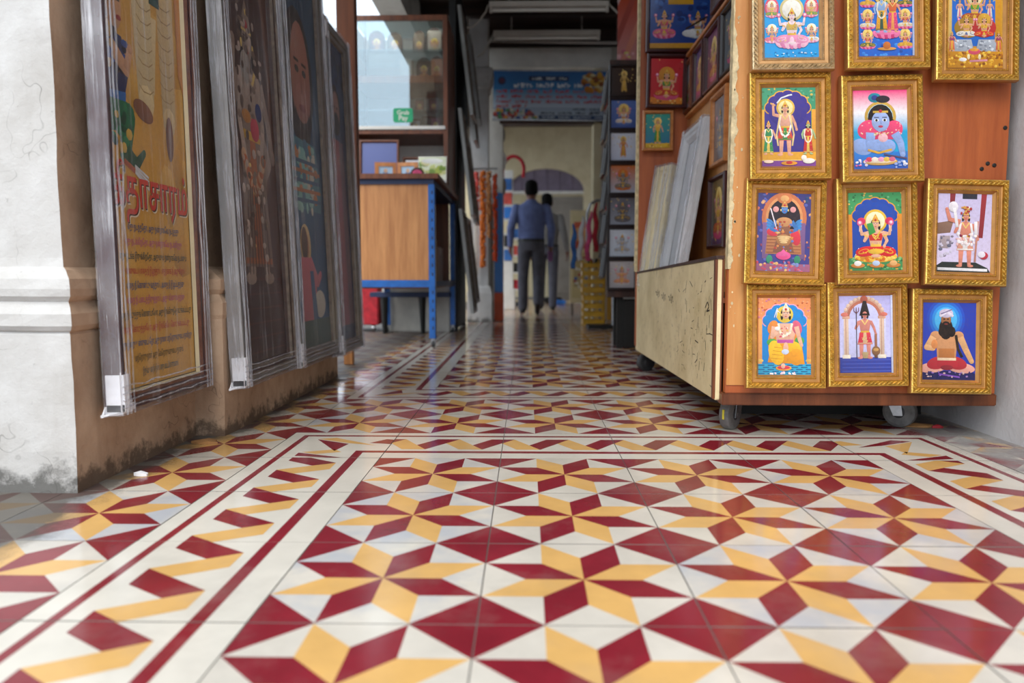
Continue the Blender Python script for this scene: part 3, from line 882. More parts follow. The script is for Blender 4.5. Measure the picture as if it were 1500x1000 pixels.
PW, PH = 0.152, 0.224
def pr_blue_goddess():
    p = Print(PW, PH, '#1795d8', '#22a4e8'); A = p.A
    for x in (0.17, 0.5, 0.83):
        p.ell(x, A - 0.14, 0.14, 0.15, '#d8506a'); p.seated(x, A - 0.27, 0.27, skirt=PINK, halo='#f0d9a0', lotus='#e07aa8', lotus2='#f2b6cc')
    for x in (0.14, 0.86):
        p.ell(x, A * 0.62, 0.13, 0.19, '#d8506a'); p.ell(x, A * 0.62, 0.10, 0.15, '#ec93a6')
        p.seated(x, A * 0.62 - 0.15, 0.30, skirt='#5d9a58', top='#d9c27a', halo='#f4ead0', lotus='#e07aa8', lotus2='#f2b6cc')
        p.seated(x, A * 0.20, 0.34, skirt=PINK if x < 0.5 else '#dfe4ee', top='#6d7fb0', halo='#f4ead0', lotus='#e58ab2', lotus2='#f6c3d6')
    p.halo(0.5, A * 0.60, 0.22, '#d9c789', '#f3eee2')
    p.seated(0.5, A * 0.15, 0.78, skin='#ecd2d8', skirt='#e893b8', top='#c3b06a', sash='#f4c6da', lotus='#dc7fae', lotus2='#f4bdd3')
    p.dots(0.05, 0.02, 0.95, 0.10, ['#4fc0f2', '#d9e6ee', '#0f77bb'], 22, 0.014)
    return p
def pr_couple():
    p = Print(PW, PH, '#1c5fc4', '#2a78d8'); A = p.A
    p.dots(0, 0, 1, A, ['#2f86e6', '#154ea6', '#3f95ee'], 70, 0.03)
    for y in (0.16, 0.52, 0.92):
        for x in (0.16, 0.84):
            p.seated(x, y, 0.36, skirt=random.choice([DKR, '#d8a23c', '#5a6a3a', '#dcd6cc']), top='#c43a50', halo=GOLD2, lotus='#d2387a', lotus2='#ee7aac')
    p.halo(0.5, A * 0.78, 0.24, '#dba452', '#3f8f3c')
    p.lotus(0.5, A * 0.27, 0.46, '#d2387a', '#f07cae')
    p.standing(0.41, A * 0.29, 0.78, skin='#8fb0dd', skirt='#e8a52c', sash='#3a5a4a', garland='#e9e3d6', halo=GOLD2)
    p.standing(0.61, A * 0.29, 0.74, skirt='#e0407a', top='#d96a3a', sash='#f2a05a', halo=GOLD2)
    p.ell(0.5, A * 0.09, 0.17, 0.03, '#d99a4a'); p.ell(0.5, A * 0.13, 0.07, 0.07, '#c9702c')
    p.rect(0.965, 0, 1, A, '#b9c6ea')
    return p
def pr_trio():
    p = Print(PW, PH, '#c98b1e', '#d9a634'); A = p.A
    p.scallop(0.48, 0.40, A * 0.86, 0.82, '#e0c27a', '#1c6ed0')
    p.rect(0.86, 0.35, 0.97, A, '#d99a22'); p.rect(0.02, 0.35, 0.08, A, '#e3c070')
    for x in (0.22, 0.76): p.standing(x, A * 0.62, 0.36, skirt='#e8d9c6', sash=PINK)
    p.seated(0.49, A * 0.58, 0.60, skirt='#b0502a', top='#58a03c', halo=GOLD, halo2='#f5e7b4')
    p.ell(0.36, A * 0.50, 0.24, 0.19, '#a9822a'); p.ell(0.66, A * 0.50, 0.22, 0.18, '#c03030')
    p.seated(0.34, A * 0.38, 0.46, skirt='#e8e2d6', top='#d9a63c', sash='#5a6a9a'); p.seated(0.66, A * 0.38, 0.46, skirt='#d8342e', top=GOLD, halo='#d9a63c')
    for d, x in ((-1, 0.28), (1, 0.71)):
        p.poly([(x - 0.20, 0.30), (x + 0.20, 0.30), (x + 0.15, 0.52), (x - 0.15, 0.52)], '#a9b1bd')
        p.dots(x - 0.15, 0.32, x + 0.15, 0.50, ['#dfe5ec', '#7f8896', '#c3cad4'], 24, 0.018)
    for x in (0.08, 0.92): p.standing(x, 0.30, 0.38, skirt='#d9704a', top='#a5406a')
    p.rect(0, 0, 1, 0.30, '#c98a1c')
    p.dots(0, 0, 1, 0.30, ['#f0c54a', '#b06a14', '#e5a928', '#8e5210'], 90, 0.025)
    p.ell(0.48, 0.30, 0.11, 0.06, '#d8506a'); p.ell(0.48, 0.33, 0.08, 0.03, '#eaa13c')
    for x in (0.38, 0.58): p.ell(x, 0.20, 0.025, 0.05, '#f1e3b8')
    p.ell(0.28, 0.15, 0.07, 0.035, '#ece9ea'); p.line([(0.4, 0.12), (0.72, 0.14)], 0.035, '#d98fa0')
    return p
def pr_warrior():
    p = Print(PW, PH, '#3f8c5e', '#3f9a74'); A = p.A
    p.dots(0, A * 0.7, 1, A, ['#2f7a4e', '#5fb08a', '#d9c05a'], 40, 0.02)
    p.scallop(0.48, 0.22, A * 0.70, 0.86, '#e2a93c', '#3b2f8a')
    p.rect(0.0, 0.2, 0.05, A * 0.72, '#dca83a'); p.rect(0.92, 0.2, 1.0, A * 0.72, '#e2a03a')
    p.rect(0, 0.10, 1, 0.27, '#e0a12c'); p.rect(0, 0.0, 1, 0.12, '#7a3f8e'); p.rect(0, 0.11, 1, 0.125, '#f0d27a')
    p.halo(0.44, A * 0.74, 0.17, '#e0b64a', '#f3dfa0')
    p.line([(0.28, A * 0.80), (0.36, A * 0.865), (0.50, A * 0.90), (0.56, A * 0.905)], 0.026, '#e9edf2')
    p.line([(0.16, A * 0.80), (0.25, A * 0.77)], 0.03, GOLD)
    p.standing(0.43, 0.20, 1.06, skirt='#d84a3a', top='#e0a58c', sash='#3f8f4a', arms='sword', long=False, garland='#f0ece0')
    for d in (-1, 1): p.line([(0.43 + d * 0.09, A * 0.66), (0.43 + d * 0.16, A * 0.40), (0.43 + d * 0.13, A * 0.26)], 0.03, '#e6c98a')
    p.standing(0.12, 0.22, 0.66, skirt='#2f8a52', top='#2f8a52', sash='#e6c35a', garland='#f2ead8')
    p.standing(0.85, 0.22, 0.66, skirt='#c8302e', top='#c8302e', sash='#e6c35a', garland='#f2ead8', skin='#a9c08a')
    p.ell(0.50, 0.06, 0.15, 0.04, '#d8902c'); p.ell(0.5, 0.07, 0.06, 0.03, '#c23030')
    p.ell(0.86, 0.10, 0.11, 0.05, '#f0eadf'); p.ell(0.77, 0.16, 0.05, 0.05, '#f0eadf'); p.ell(0.12, 0.09, 0.09, 0.03, '#e7c9b4')
    return p
def pr_child():
    p = Print(PW, PH, '#1f9fd0', '#1f9fd0'); A = p.A
    p.grad(0, A * 0.72, 1, A, '#f4eef2', '#ef2f7e'); p.grad(0, A * 0.48, 1, A * 0.72, '#26a6da', '#f4eef2'); p.grad(0, 0, 1, A * 0.22, '#2a54b0', '#2a7fd0')
    p.halo(0.50, A * 0.66, 0.29, '#cfa64a'); p.ell(0.50, A * 0.66, 0.235, 0.235, '#a9d8ea')
    p.ell(0.40, A * 0.90, 0.12, 0.09, '#1d8a9e'); p.ell(0.40, A * 0.90, 0.06, 0.05, '#2b3f8e'); p.ell(0.55, A * 0.88, 0.13, 0.07, '#2a2330')
    sk = '#8fa9de'
    p.ell(0.50, A * 0.64, 0.23, 0.26, HAIR); p.ell(0.30, A * 0.56, 0.07, 0.10, HAIR); p.ell(0.71, A * 0.56, 0.07, 0.10, HAIR)
    p.ell(0.16, 0.42, 0.20, 0.15, sk, rot=-0.3)                      # leg to the left
    p.poly([(0.22, 0.55), (0.80, 0.55), (0.74, 0.88), (0.26, 0.88)], '#e0426e')
    p.ell(0.27, 0.74, 0.20, 0.17, '#ea4a78', rot=0.5); p.ell(0.75, 0.74, 0.16, 0.16, '#ea4a78')
    p.dots(0.14, 0.62, 0.88, 0.86, ['#f7c3cf', '#ffd9a0'], 34, 0.014)
    p.limb([(0.32, 0.68), (0.30, 0.46), (0.48, 0.50)], 0.18, 0.12, sk)
    p.limb([(0.76, 0.66), (0.86, 0.48), (0.90, 0.26)], 0.16, 0.10, sk)
    p.poly([(0.24, 0.34), (0.66, 0.34), (0.70, 0.48), (0.24, 0.48)], sk); p.ell(0.62, 0.42, 0.15, 0.13, sk)
    p.ell(0.54, 0.58, 0.09, 0.08, '#f1b9c2')
    p.line([(0.26, 0.36), (0.46, 0.30), (0.70, 0.36)], 0.04, '#d9a63c')
    p.ell(0.50, A * 0.60, 0.165, 0.19, '#9fb4e4')
    for d in (-1, 1):
        p.ell(0.50 + d * 0.075, A * 0.615, 0.042, 0.026, '#f6f4f8'); p.ell(0.50 + d * 0.075, A * 0.615, 0.022, 0.024, HAIR)
        p.line([(0.50 + d * 0.03, A * 0.65), (0.50 + d * 0.12, A * 0.65)], 0.014, HAIR)
    p.ell(0.50, A * 0.535, 0.045, 0.022, '#c03a58'); p.line([(0.50, A * 0.60), (0.51, A * 0.565)], 0.012, '#6a7ec0')
    p.line([(0.36, A * 0.72), (0.64, A * 0.72)], 0.04, '#d9b24a'); p.ell(0.5, A * 0.73, 0.03, 0.03, '#c2303a')
    p.dots(0.38, 0.63, 0.64, 0.68, ['#f2e6c0', '#e0b84a'], 16, 0.012)
    p.ell(0.48, 0.14, 0.32, 0.07, '#caa05a'); p.ell(0.48, 0.16, 0.29, 0.05, '#e9d6b6')
    for x, c_ in ((0.28, '#d8405a'), (0.38, '#f0e0d0'), (0.50, '#e89ac0'), (0.60, '#e9c050'), (0.70, '#d86a8a')): p.ell(x, 0.18, 0.06, 0.045, c_)
    p.line([(0.55, 0.27), (0.97, 0.19)], 0.03, '#5a4a6a')
    p.dots(0.02, 0.06, 0.24, 0.2, ['#f0ecf2', '#e06aa0', '#d9d2ea'], 14, 0.022); p.dots(0.76, 0.03, 0.97, 0.15, ['#f0ecf2', '#9ab0e8'], 10, 0.025)
    return p
def pr_throne():
    p = Print(PW, PH, '#3f3c86', '#3a3a7c'); A = p.A
    p.dots(0, 0, 1, A, ['#c96a5a', '#5a62b0', '#e0a878', '#8a3f5a', '#2f4f7e', '#d8885a'], 130, 0.028)
    p.ell(0.5, A * 0.68, 0.42, 0.48, '#c8744a', n=28); p.ell(0.5, A * 0.68, 0.35, 0.41, '#d99560', n=28); p.ell(0.5, A * 0.68, 0.30, 0.36, '#241a26', n=28)
    p.rect(0.10, A * 0.16, 0.22, A * 0.62, '#7a5a8a'); p.rect(0.78, A * 0.16, 0.90, A * 0.62, '#7a5a8a')
    p.ell(0.5, A * 0.93, 0.14, 0.10, '#d8804e'); p.ell(0.5, A * 0.93, 0.08, 0.06, '#e9b070')
    for d in (-1, 1):
        p.ell(0.5 + d * 0.16, A * 0.79, 0.055, 0.055, '#e9a0a0')
        for k in range(4): p.ell(0.5 + d * 0.27, A * 0.64 - k * 0.055, 0.07, 0.028, '#3f86c8', rot=d * 0.5)
    p.poly([(0.16, A * 0.22), (0.84, A * 0.22), (0.80, A * 0.54), (0.20, A * 0.54)], '#b97a4e')
    for k in range(6): p.line([(0.18, A * 0.24 + k * 0.06), (0.82, A * 0.24 + k * 0.06)], 0.014, '#8a4a34')
    p.ell(0.30, A * 0.50, 0.12, 0.08, '#d8384a'); p.ell(0.72, A * 0.44, 0.09, 0.16, '#d8384a', rot=0.2)
    p.poly([(0.30, A * 0.24), (0.70, A * 0.24), (0.60, A * 0.50), (0.64, A * 0.66), (0.36, A * 0.66), (0.40, A * 0.50)], '#8a5a44')
    for d in (-1, 1): p.limb([(0.5 + d * 0.14, A * 0.64), (0.5 + d * 0.24, A * 0.54), (0.5 + d * 0.12, A * 0.50)], 0.08, 0.05, '#3f76b8')
    p.ell(0.5, A * 0.63, 0.15, 0.09, '#c9905e'); p.dots(0.34, A * 0.26, 0.66, A * 0.66, ['#e0b070', '#b0483a', '#d98a4a', '#6a7ab8'], 46, 0.022); p.ell(0.5, A * 0.40, 0.14, 0.11, '#b07a4a')
    for k in range(4): p.ell(0.5, A * 0.44 - k * 0.035, 0.13 - k * 0.02, 0.02, '#e0bc84')
    p.head(0.5, A * 0.79, 0.075, skin='#3f86d0', crown='#d08a4a')
    p.line([(0.24, A * 0.80), (0.36, A * 0.54)], 0.022, '#e8d9e0')
    p.ell(0.5, A * 0.20, 0.14, 0.08, '#e0508a'); p.poly([(0.38, 0.29), (0.62, 0.29), (0.5, 0.42)], '#e0609a')
    for x in (0.24, 0.76): p.ell(x, A * 0.15, 0.06, 0.08, '#2f8a6a')
    p.rect(0.0, 0.0, 1, 0.14, '#9a5a7a'); p.dots(0, 0, 1, 0.18, ['#d8607a', '#e0b070', '#7a8ac0', '#c0405a'], 50, 0.025)
    return p
def pr_red_goddess():
    p = Print(PW, PH, '#3f9a5e', '#3f9a5e'); A = p.A
    p.dots(0, A * 0.8, 1, A, ['#2f7a4a', '#78c08a', '#e0c060'], 50, 0.02)
    p.scallop(0.5, 0.12, A * 0.66, 0.88, '#d99a3a', '#1f4aa8')
    p.rect(0.0, 0.2, 0.07, A * 0.72, '#d98a2c'); p.rect(0.91, 0.2, 1.0, A * 0.72, '#d98a2c')
    p.rect(0, 0, 1, 0.24, '#3f8a52'); p.dots(0, 0, 1, 0.24, ['#2f6a3e', '#7fbf7a', '#e09a2c'], 60, 0.022)
    p.halo(0.5, 0.93, 0.22, '#e3b83c', '#f6ecc0')
    for d in (-1, 1):
        p.ell(0.5 + d * 0.26, A * 0.63, 0.08, 0.07, '#d8305a'); p.line([(0.5 + d * 0.27, A * 0.62), (0.5 + d * 0.28, A * 0.5)], 0.05, '#f0ece6')
        p.line([(0.5 + d * 0.30, 0.42), (0.5 + d * 0.38, 0.26)], 0.045, '#e9edf2')
    p.ell(0.5, 0.26, 0.40, 0.11, '#e09a2c'); p.dots(0.14, 0.18, 0.86, 0.34, ['#f0b93a', '#d8701c', '#f6d060'], 60, 0.03)
    p.seated(0.5, 0.22, 0.95, skin='#e8b090', skirt='#d8262e', top='#cf2f2c', sash='#e8a52c', arms=4, trim='#f0c14a', crown='#e8a83a')
    p.ell(0.5, 0.36, 0.15, 0.05, '#e8b83c'); p.poly([(0.38, 0.66), (0.5, 0.72), (0.44, 0.9), (0.34, 0.88)], '#3f9a4a')
    for x, c_ in ((0.16, '#e8e4e0'), (0.5, '#b8cbe8'), (0.82, '#e6b070')): p.ell(x, 0.10, 0.13, 0.045, '#c9803a'); p.ell(x, 0.14, 0.07, 0.05, c_)
    return p
def pr_statue_photo():
    p = Print(PW, PH, '#d6cbe6', '#c9bfe2'); A = p.A
    p.poly([(0.22, A), (0.32, A), (0.30, A * 0.80), (0.22, A * 0.80)], '#8a3038'); p.poly([(0.80, A), (0.90, A), (0.84, A * 0.44), (0.76, A * 0.44)], '#9a3038')
    p.rect(0.45, A * 0.93, 0.72, A, '#2a2f3e')
    p.poly([(0, A * 0.62), (0.30, A * 0.66), (0.24, A * 0.50), (0, A * 0.48)], '#8a6a5a'); p.rect(0.05, A * 0.30, 0.24, A * 0.46, '#a99a9e'); p.dots(0.02, A * 0.2, 0.3, A * 0.46, ['#6a6a7e', '#cfc8dc', '#8a8090'], 22, 0.03)
    p.poly([(0, 0.0), (1, 0.0), (0.94, 0.09), (0.72, 0.19), (0.10, 0.19), (0, 0.12)], '#26302f')
    p.line([(0.02, 0.06), (0.94, 0.05)], 0.05, '#e6e6ea')
    sk = '#dc8a74'
    p.standing(0.52, 0.10, 1.14, skin=sk, skirt='#e2a08a', top=sk, sash='#f0ece8', crown='#d99a4a', garland='#f2eef0', long=False, arms='club')
    p.limb([(0.42, 0.94), (0.22, 0.98), (0.16, 1.18)], 0.09, 0.06, sk)
    p.ell(0.28, 1.22, 0.09, 0.10, '#ece6ec'); p.line([(0.30, 1.2), (0.36, 0.84)], 0.055, '#f2eef0'); p.line([(0.74, 0.96), (0.70, 0.20)], 0.035, '#c98a78'); p.line([(0.70, 0.95), (0.71, 0.7)], 0.06, '#f0ecf0')
    p.dots(0.36, 0.5, 0.70, 0.72, ['#f4f0f2', '#8a2a4a', '#f4e6e6', '#e8c0c0'], 26, 0.028); p.dots(0.42, 1.10, 0.62, 1.22, ['#b03a3a', '#f0e6da', '#d9a04a'], 14, 0.025)
    p.ell(0.86, 0.32, 0.08, 0.07, '#c0384a'); p.ell(0.82, 0.34, 0.07, 0.06, '#ece6f0')
    return p
def pr_king():
    p = Print(PW, PH, '#e08a5e', '#e8935a'); A = p.A
    p.dots(0, A * 0.72, 1, A, ['#c9603a', '#f0b080', '#d87a9a'], 70, 0.018)
    p.scallop(0.5, 0.18, A * 0.66, 0.86, '#e8a0b4', '#1585cf')
    p.rect(0.0, 0.2, 0.075, A * 0.72, '#e8a05a'); p.rect(0.92, 0.2, 1.0, A * 0.72, '#e8a05a')
    for x in (0.04, 0.96): p.ell(x, 0.27, 0.06, 0.03, '#d9b05a')
    p.rect(0, 0, 1, 0.21, '#2aa0c8')
    for k in range(5):
        for q in range(6): p.rect(q * 0.18 + (k % 2) * 0.09, 0.015 + k * 0.04, q * 0.18 + 0.12 + (k % 2) * 0.09, 0.032 + k * 0.04, '#1a4f80')
    p.halo(0.5, A * 0.78, 0.16, '#e9c84a')
    p.ell(0.48, A * 0.42, 0.30, 0.36, '#e0862c')
    p.ell(0.26, A * 0.42, 0.10, 0.07, '#4fa04a'); p.ell(0.78, A * 0.44, 0.09, 0.08, '#4fa04a')
    p.poly([(0.18, 0.24), (0.88, 0.20), (0.82, 0.60), (0.26, 0.62)], '#e2941f')
    p.ell(0.34, 0.42, 0.14, 0.24, '#f2b92a', rot=0.25); p.ell(0.66, 0.52, 0.17, 0.12, '#f2b92a', rot=-0.3); p.ell(0.72, 0.34, 0.14, 0.16, '#e89a24')
    for k in range(4): p.line([(0.24 + k * 0.02, 0.32 + k * 0.07), (0.46, 0.30 + k * 0.07)], 0.012, '#d08a14')
    p.poly([(0.36, 0.60), (0.66, 0.60), (0.74, 0.98), (0.28, 0.98)], '#e6b196'); p.ell(0.28, 0.90, 0.10, 0.14, '#e08a3a', rot=-0.3); p.ell(0.73, 0.90, 0.09, 0.14, '#d8607a', rot=0.3)
    p.limb([(0.30, 0.92), (0.26, 0.72), (0.38, 0.84)], 0.09, 0.06, '#e6b196'); p.limb([(0.72, 0.92), (0.78, 0.68), (0.82, 0.56)], 0.09, 0.06, '#e6b196')
    p.line([(0.38, 0.98), (0.42, 0.80), (0.5, 0.74), (0.60, 0.80), (0.64, 0.98)], 0.04, '#f0e4c8'); p.line([(0.36, 0.64), (0.66, 0.64)], 0.06, '#c050a0'); p.dots(0.4, 0.72, 0.62, 0.92, ['#e8c24a', '#f0ece0', '#d8506a'], 18, 0.016)
    p.ell(0.36, 0.88, 0.05, 0.04, '#f0ece4'); p.ell(0.52, 0.50, 0.05, 0.12, '#e6b196'); p.ell(0.51, 0.44, 0.07, 0.05, '#c9d4ea')
    p.head(0.52, A * 0.785, 0.088, '#e8b598', '#efe6d2')
    p.line([(0.30, A * 0.74), (0.36, A * 0.86)], 0.016, '#e6ecf2'); p.line([(0.34, A * 0.74), (0.36, A * 0.83), (0.41, A * 0.80)], 0.014, '#e6ecf2')
    p.ell(0.48, 0.13, 0.15, 0.05, '#e8a23c'); p.ell(0.48, 0.14, 0.12, 0.035, '#d23a4a'); p.ell(0.47, 0.17, 0.04, 0.05, '#e6b196')
    p.dots(0.2, 0.01, 0.7, 0.05, ['#f0e6ea', '#f2c9d6'], 16, 0.018)
    return p
def pr_arch_statue():
    p = Print(PW, PH, '#cfd0f2', '#b9b4e8'); A = p.A
    p.rect(0, 0, 1, 0.30, '#31409a')
    for k in range(4): p.rect(0.05, 0.03 + k * 0.07, 0.97, 0.045 + k * 0.07, '#4a5cb8')
    p.rect(0.02, 0.25, 0.94, 0.30, '#3a49a6')
    p.ell(0.47, A * 0.70, 0.40, 0.42, '#c89a86', n=26); p.ell(0.47, A * 0.70, 0.335, 0.355, '#b8705a', n=26); p.ell(0.47, A * 0.70, 0.28, 0.30, '#c6c6f0', n=26)
    for k in range(15):
        a = PI * k / 14
        p.ell(0.47 + 0.385 * math.cos(a), A * 0.70 + 0.405 * math.sin(a), 0.03, 0.04, '#e6c9b4', rot=a, n=8)
    p.rect(0.06, 0.30, 0.88, A * 0.70, '#cbcbf1')
    for x in (0.13, 0.80):
        p.rect(x - 0.045, 0.32, x + 0.045, A * 0.72, '#d8bca6'); p.rect(x - 0.015, 0.32, x + 0.0, A * 0.72, '#b98a76'); p.rect(x - 0.075, 0.28, x + 0.075, 0.35, '#e6dccb'); p.rect(x - 0.07, A * 0.70, x + 0.07, A * 0.735, '#d8a68e')
    p.ell(0.10, A * 0.755, 0.07, 0.04, '#d87a6a'); p.ell(0.84, A * 0.755, 0.07, 0.04, '#d87a6a'); p.ell(0.47, A * 0.95, 0.07, 0.07, '#b8604e')
    p.poly([(0.38, A * 0.74), (0.58, A * 0.74), (0.51, A * 0.93), (0.45, A * 0.93)], '#2a2626')
    p.standing(0.48, 0.27, 1.02, skin='#cf8476', skirt='#d23a4a', sash='#d8b08a', crown=None, long=False, arms='club')
    p.line([(0.42, A * 0.755), (0.54, A * 0.755)], 0.035, '#1f1b1b'); p.poly([(0.42, 0.40), (0.54, 0.40), (0.52, 0.28), (0.44, 0.28)], '#b09a70')
    p.line([(0.32, 0.28), (0.32, A * 0.82)], 0.014, '#3a3030')
    for d in (-0.045, 0, 0.045): p.line([(0.32, A * 0.77), (0.32 + d, A * 0.80), (0.32 + d, A * 0.845)], 0.012, '#6a2a2a')
    p.line([(0.68, 0.74), (0.68, 0.46)], 0.045, '#a06a4e'); p.ell(0.68, 0.42, 0.08, 0.09, '#8a6240'); p.ell(0.68, 0.44, 0.05, 0.03, '#c79a5a'); p.rect(0.65, 0.29, 0.71, 0.35, '#6a4a34')
    p.rect(0.965, 0, 1, A, '#c9d0ee')
    return p
def pr_sage():
    p = Print(PW, PH, '#2236a0', '#2540b0'); A = p.A
    for r_, c_ in ((0.36, '#2450c0'), (0.31, '#256cd2'), (0.26, '#2f8fe0'), (0.21, '#4fb8ee')): p.ell(0.43, A * 0.78, r_, r_ * 1.12, c_, n=24)
    p.poly([(0, 0), (1, 0), (1, 0.12), (0.9, 0.18), (0.1, 0.18), (0, 0.14)], '#1c1f56')
    sk = '#cf9466'
    for d in (-1, 1): p.ell(0.46 + d * 0.26, 0.24, 0.27, 0.10, '#e0a090', rot=-d * 0.12); p.ell(0.46 + d * 0.16, 0.33, 0.22, 0.12, '#b32c38', rot=-d * 0.25)
    p.rect(0.28, 0.25, 0.66, 0.40, '#b32c38'); p.ell(0.46, 0.24, 0.12, 0.05, '#8a2430')
    p.poly([(0.28, 0.38), (0.62, 0.38), (0.66, 0.88), (0.24, 0.88)], sk); p.ell(0.24, 0.84, 0.10, 0.09, sk); p.ell(0.67, 0.84, 0.10, 0.09, sk)
    p.rect(0.30, 0.42, 0.60, 0.60, '#b8743f'); p.line([(0.28, 0.40), (0.63, 0.40)], 0.05, '#e8c9a8')
    p.limb([(0.20, 0.82), (0.08, 0.62), (0.20, 0.60)], 0.13, 0.09, '#dca876'); p.ell(0.22, 0.68, 0.06, 0.09, '#d98a50'); p.limb([(0.70, 0.82), (0.82, 0.56), (0.92, 0.36)], 0.13, 0.09, '#dca876'); p.line([(0.62, 0.86), (0.66, 0.60), (0.74, 0.44)], 0.05, '#2a2018')
    p.ell(0.43, A * 0.66, 0.13, 0.20, '#1a1310'); p.ell(0.36, 0.92, 0.07, 0.09, '#1a1310'); p.ell(0.54, 0.92, 0.07, 0.10, '#1a1310')
    p.ell(0.43, A * 0.775, 0.095, 0.11, '#a06a44'); p.ell(0.43, A * 0.69, 0.09, 0.10, '#1a1310'); p.ell(0.43, A * 0.722, 0.035, 0.012, '#8a3a34')
    for d in (-1, 1): p.ell(0.43 + d * 0.035, A * 0.785, 0.02, 0.012, '#120c0a')
    p.ell(0.43, A * 0.86, 0.13, 0.085, '#cfc4dc'); p.line([(0.31, A * 0.82), (0.44, A * 0.88), (0.56, A * 0.82)], 0.05, '#e6deee'); p.line([(0.33, A * 0.85), (0.54, A * 0.91)], 0.02, '#7a6a9a')
    p.line([(0.30, 0.12), (0.70, 0.06)], 0.03, '#7a4ab0'); p.dots(0.05, 0.06, 0.95, 0.16, ['#8a6ab8', '#2a2a6a', '#c9a9a9'], 24, 0.02)
    return p

# ------------------------------------------------------------------ picture frames
def sweep(w, h, prof, mats_per_seg):
    mb = MB()
    for k in range(len(prof) - 1):
        (d0, z0), (d1, z1) = prof[k], prof[k + 1]
        def loop(d, z): return [(-w / 2 + d, -h / 2 + d, z), (w / 2 - d, -h / 2 + d, z), (w / 2 - d, h / 2 - d, z), (-w / 2 + d, h / 2 - d, z)]
        a, b = loop(d0, z0), loop(d1, z1)
        for q in range(4):
            mb.face([a[q], a[(q + 1) % 4], b[(q + 1) % 4], b[q]], mats_per_seg[k])
    mb.face([(-w / 2, -h / 2, 0), (-w / 2, h / 2, 0), (w / 2, h / 2, 0), (w / 2, -h / 2, 0)], 0)
    return mb
GW, GH = 0.230, 0.302
gprof = [(0, 0), (0, 0.015), (0.002, 0.020), (0.005, 0.022), (0.0165, 0.0225), (0.0185, 0.017), (0.0205, 0.0155), (0.027, 0.0150), (0.029, 0.0165), (0.032, 0.0165), (0.034, 0.0125), (0.040, 0.0055)]
gm = [0, 0, 1, 2, 2, 0, 0, 0, 2, 0, 0]
def ornament(w, h):
    mb = MB()
    d = 0.0105
    def leaf(cx, cy, ang, L=0.0074, W=0.0028, Hh=0.0046):
        ca, sa = math.cos(ang), math.sin(ang)
        n = 6
        ring = [(L * math.cos(2 * PI * k / n), W * math.sin(2 * PI * k / n)) for k in range(n)]
        P_ = lambda u, v, z: (cx + u * ca - v * sa, cy + u * sa + v * ca, z)
        top = P_(0, 0, 0.0225 + Hh)
        for k in range(n):
            a, b = ring[k], ring[(k + 1) % n]
            mb.face([P_(a[0], a[1], 0.0220), P_(b[0], b[1], 0.0220), top])
    def run(x0, y0, x1, y1):
        L = math.hypot(x1 - x0, y1 - y0); n = int(L / 0.0125); ang = math.atan2(y1 - y0, x1 - x0)
        for k in range(n):
            t = (k + 0.5) / n; x, y = x0 + (x1 - x0) * t, y0 + (y1 - y0) * t
            leaf(x, y, ang + 0.62)
            ox, oy = -math.sin(ang) * 0.0042, math.cos(ang) * 0.0042
            sx_, sy_ = math.cos(ang) * 0.006, math.sin(ang) * 0.006
            leaf(x + sx_ + ox, y + sy_ + oy, ang - 0.5, 0.0030, 0.0018, 0.0026)
            leaf(x + sx_ - ox, y + sy_ - oy, ang - 0.5, 0.0030, 0.0018, 0.0026)
    X, Y = w / 2 - d, h / 2 - d
    run(-X, -Y, X, -Y); run(X, -Y, X, Y); run(X, Y, -X, Y); run(-X, Y, -X, -Y)
    return mb
def beading(w, h):
    mb = MB(); d = 0.0305
    X, Y = w / 2 - d, h / 2 - d
    def run(x0, y0, x1, y1):
        L = math.hypot(x1 - x0, y1 - y0); n = int(L / 0.0048)
        for k in range(n):
            t = (k + 0.5) / n; x, y = x0 + (x1 - x0) * t, y0 + (y1 - y0) * t; r = 0.0019
            ps = [(x + r, y, 0.0165), (x, y + r, 0.0165), (x - r, y, 0.0165), (x, y - r, 0.0165)]
            for q in range(4): mb.face([ps[q], ps[(q + 1) % 4], (x, y, 0.0188)])
    run(-X, -Y, X, -Y); run(X, -Y, X, Y); run(X, Y, -X, Y); run(-X, Y, -X, -Y)
    return mb
gold_meshes = {}
for nm in ('gold', 'champagne'):
    gold_meshes[nm] = (sweep(GW, GH, gprof, gm).mesh('moulding', [nm + '_flat', nm + '_leaf', nm + '_dark']), ornament(GW, GH).mesh('ornament', [nm + '_leaf']), beading(GW, GH).mesh('beading', [nm + '_leaf']))
def orient(o, loc, face, tilt=0.0, roll=0.0):
    yaw = {'-Y': 0, '+X': R(90), '-X': R(-90), '+Y': PI}.get(face, face)
    M_ = Matrix.Rotation(yaw, 4, 'Z') @ Matrix.Rotation(R(90), 4, 'X') @ Matrix.Rotation(-tilt, 4, 'X') @ Matrix.Rotation(roll, 4, 'Z')
    o.rotation_euler = M_.to_euler(); o.location = loc
def gold_frame(label, pr, x, z, roll=0.0, style='gold', y=2.212, tilt=5.0):
    o = thing('framed_print', label, 'picture', group='gold framed prints on the cart front')
    mo, orn, bd = gold_meshes[style]
    child('moulding', mo, o); child('ornament', orn, o); child('beading', bd, o)
    pm = child('print', pr.mesh(), o); pm.location = (0, 0, 0.0052)
    orient(o, (x, y, z), '-Y', R(tilt), R(roll))
    return o
def framed(name, label, w, h, prof, segm, mats, pr, inset, loc, face, tilt=0.0, roll=0.0, group=None, cat='picture', pz=0.004):
    o = thing(name, label, cat, group=group)
    child('moulding', sweep(w, h, prof, segm).mesh('moulding', mats), o)
    if pr is not None:
        pm = child('print', pr.mesh(), o); pm.location = (0, 0, pz)
    orient(o, loc, face, tilt, roll)
    return o

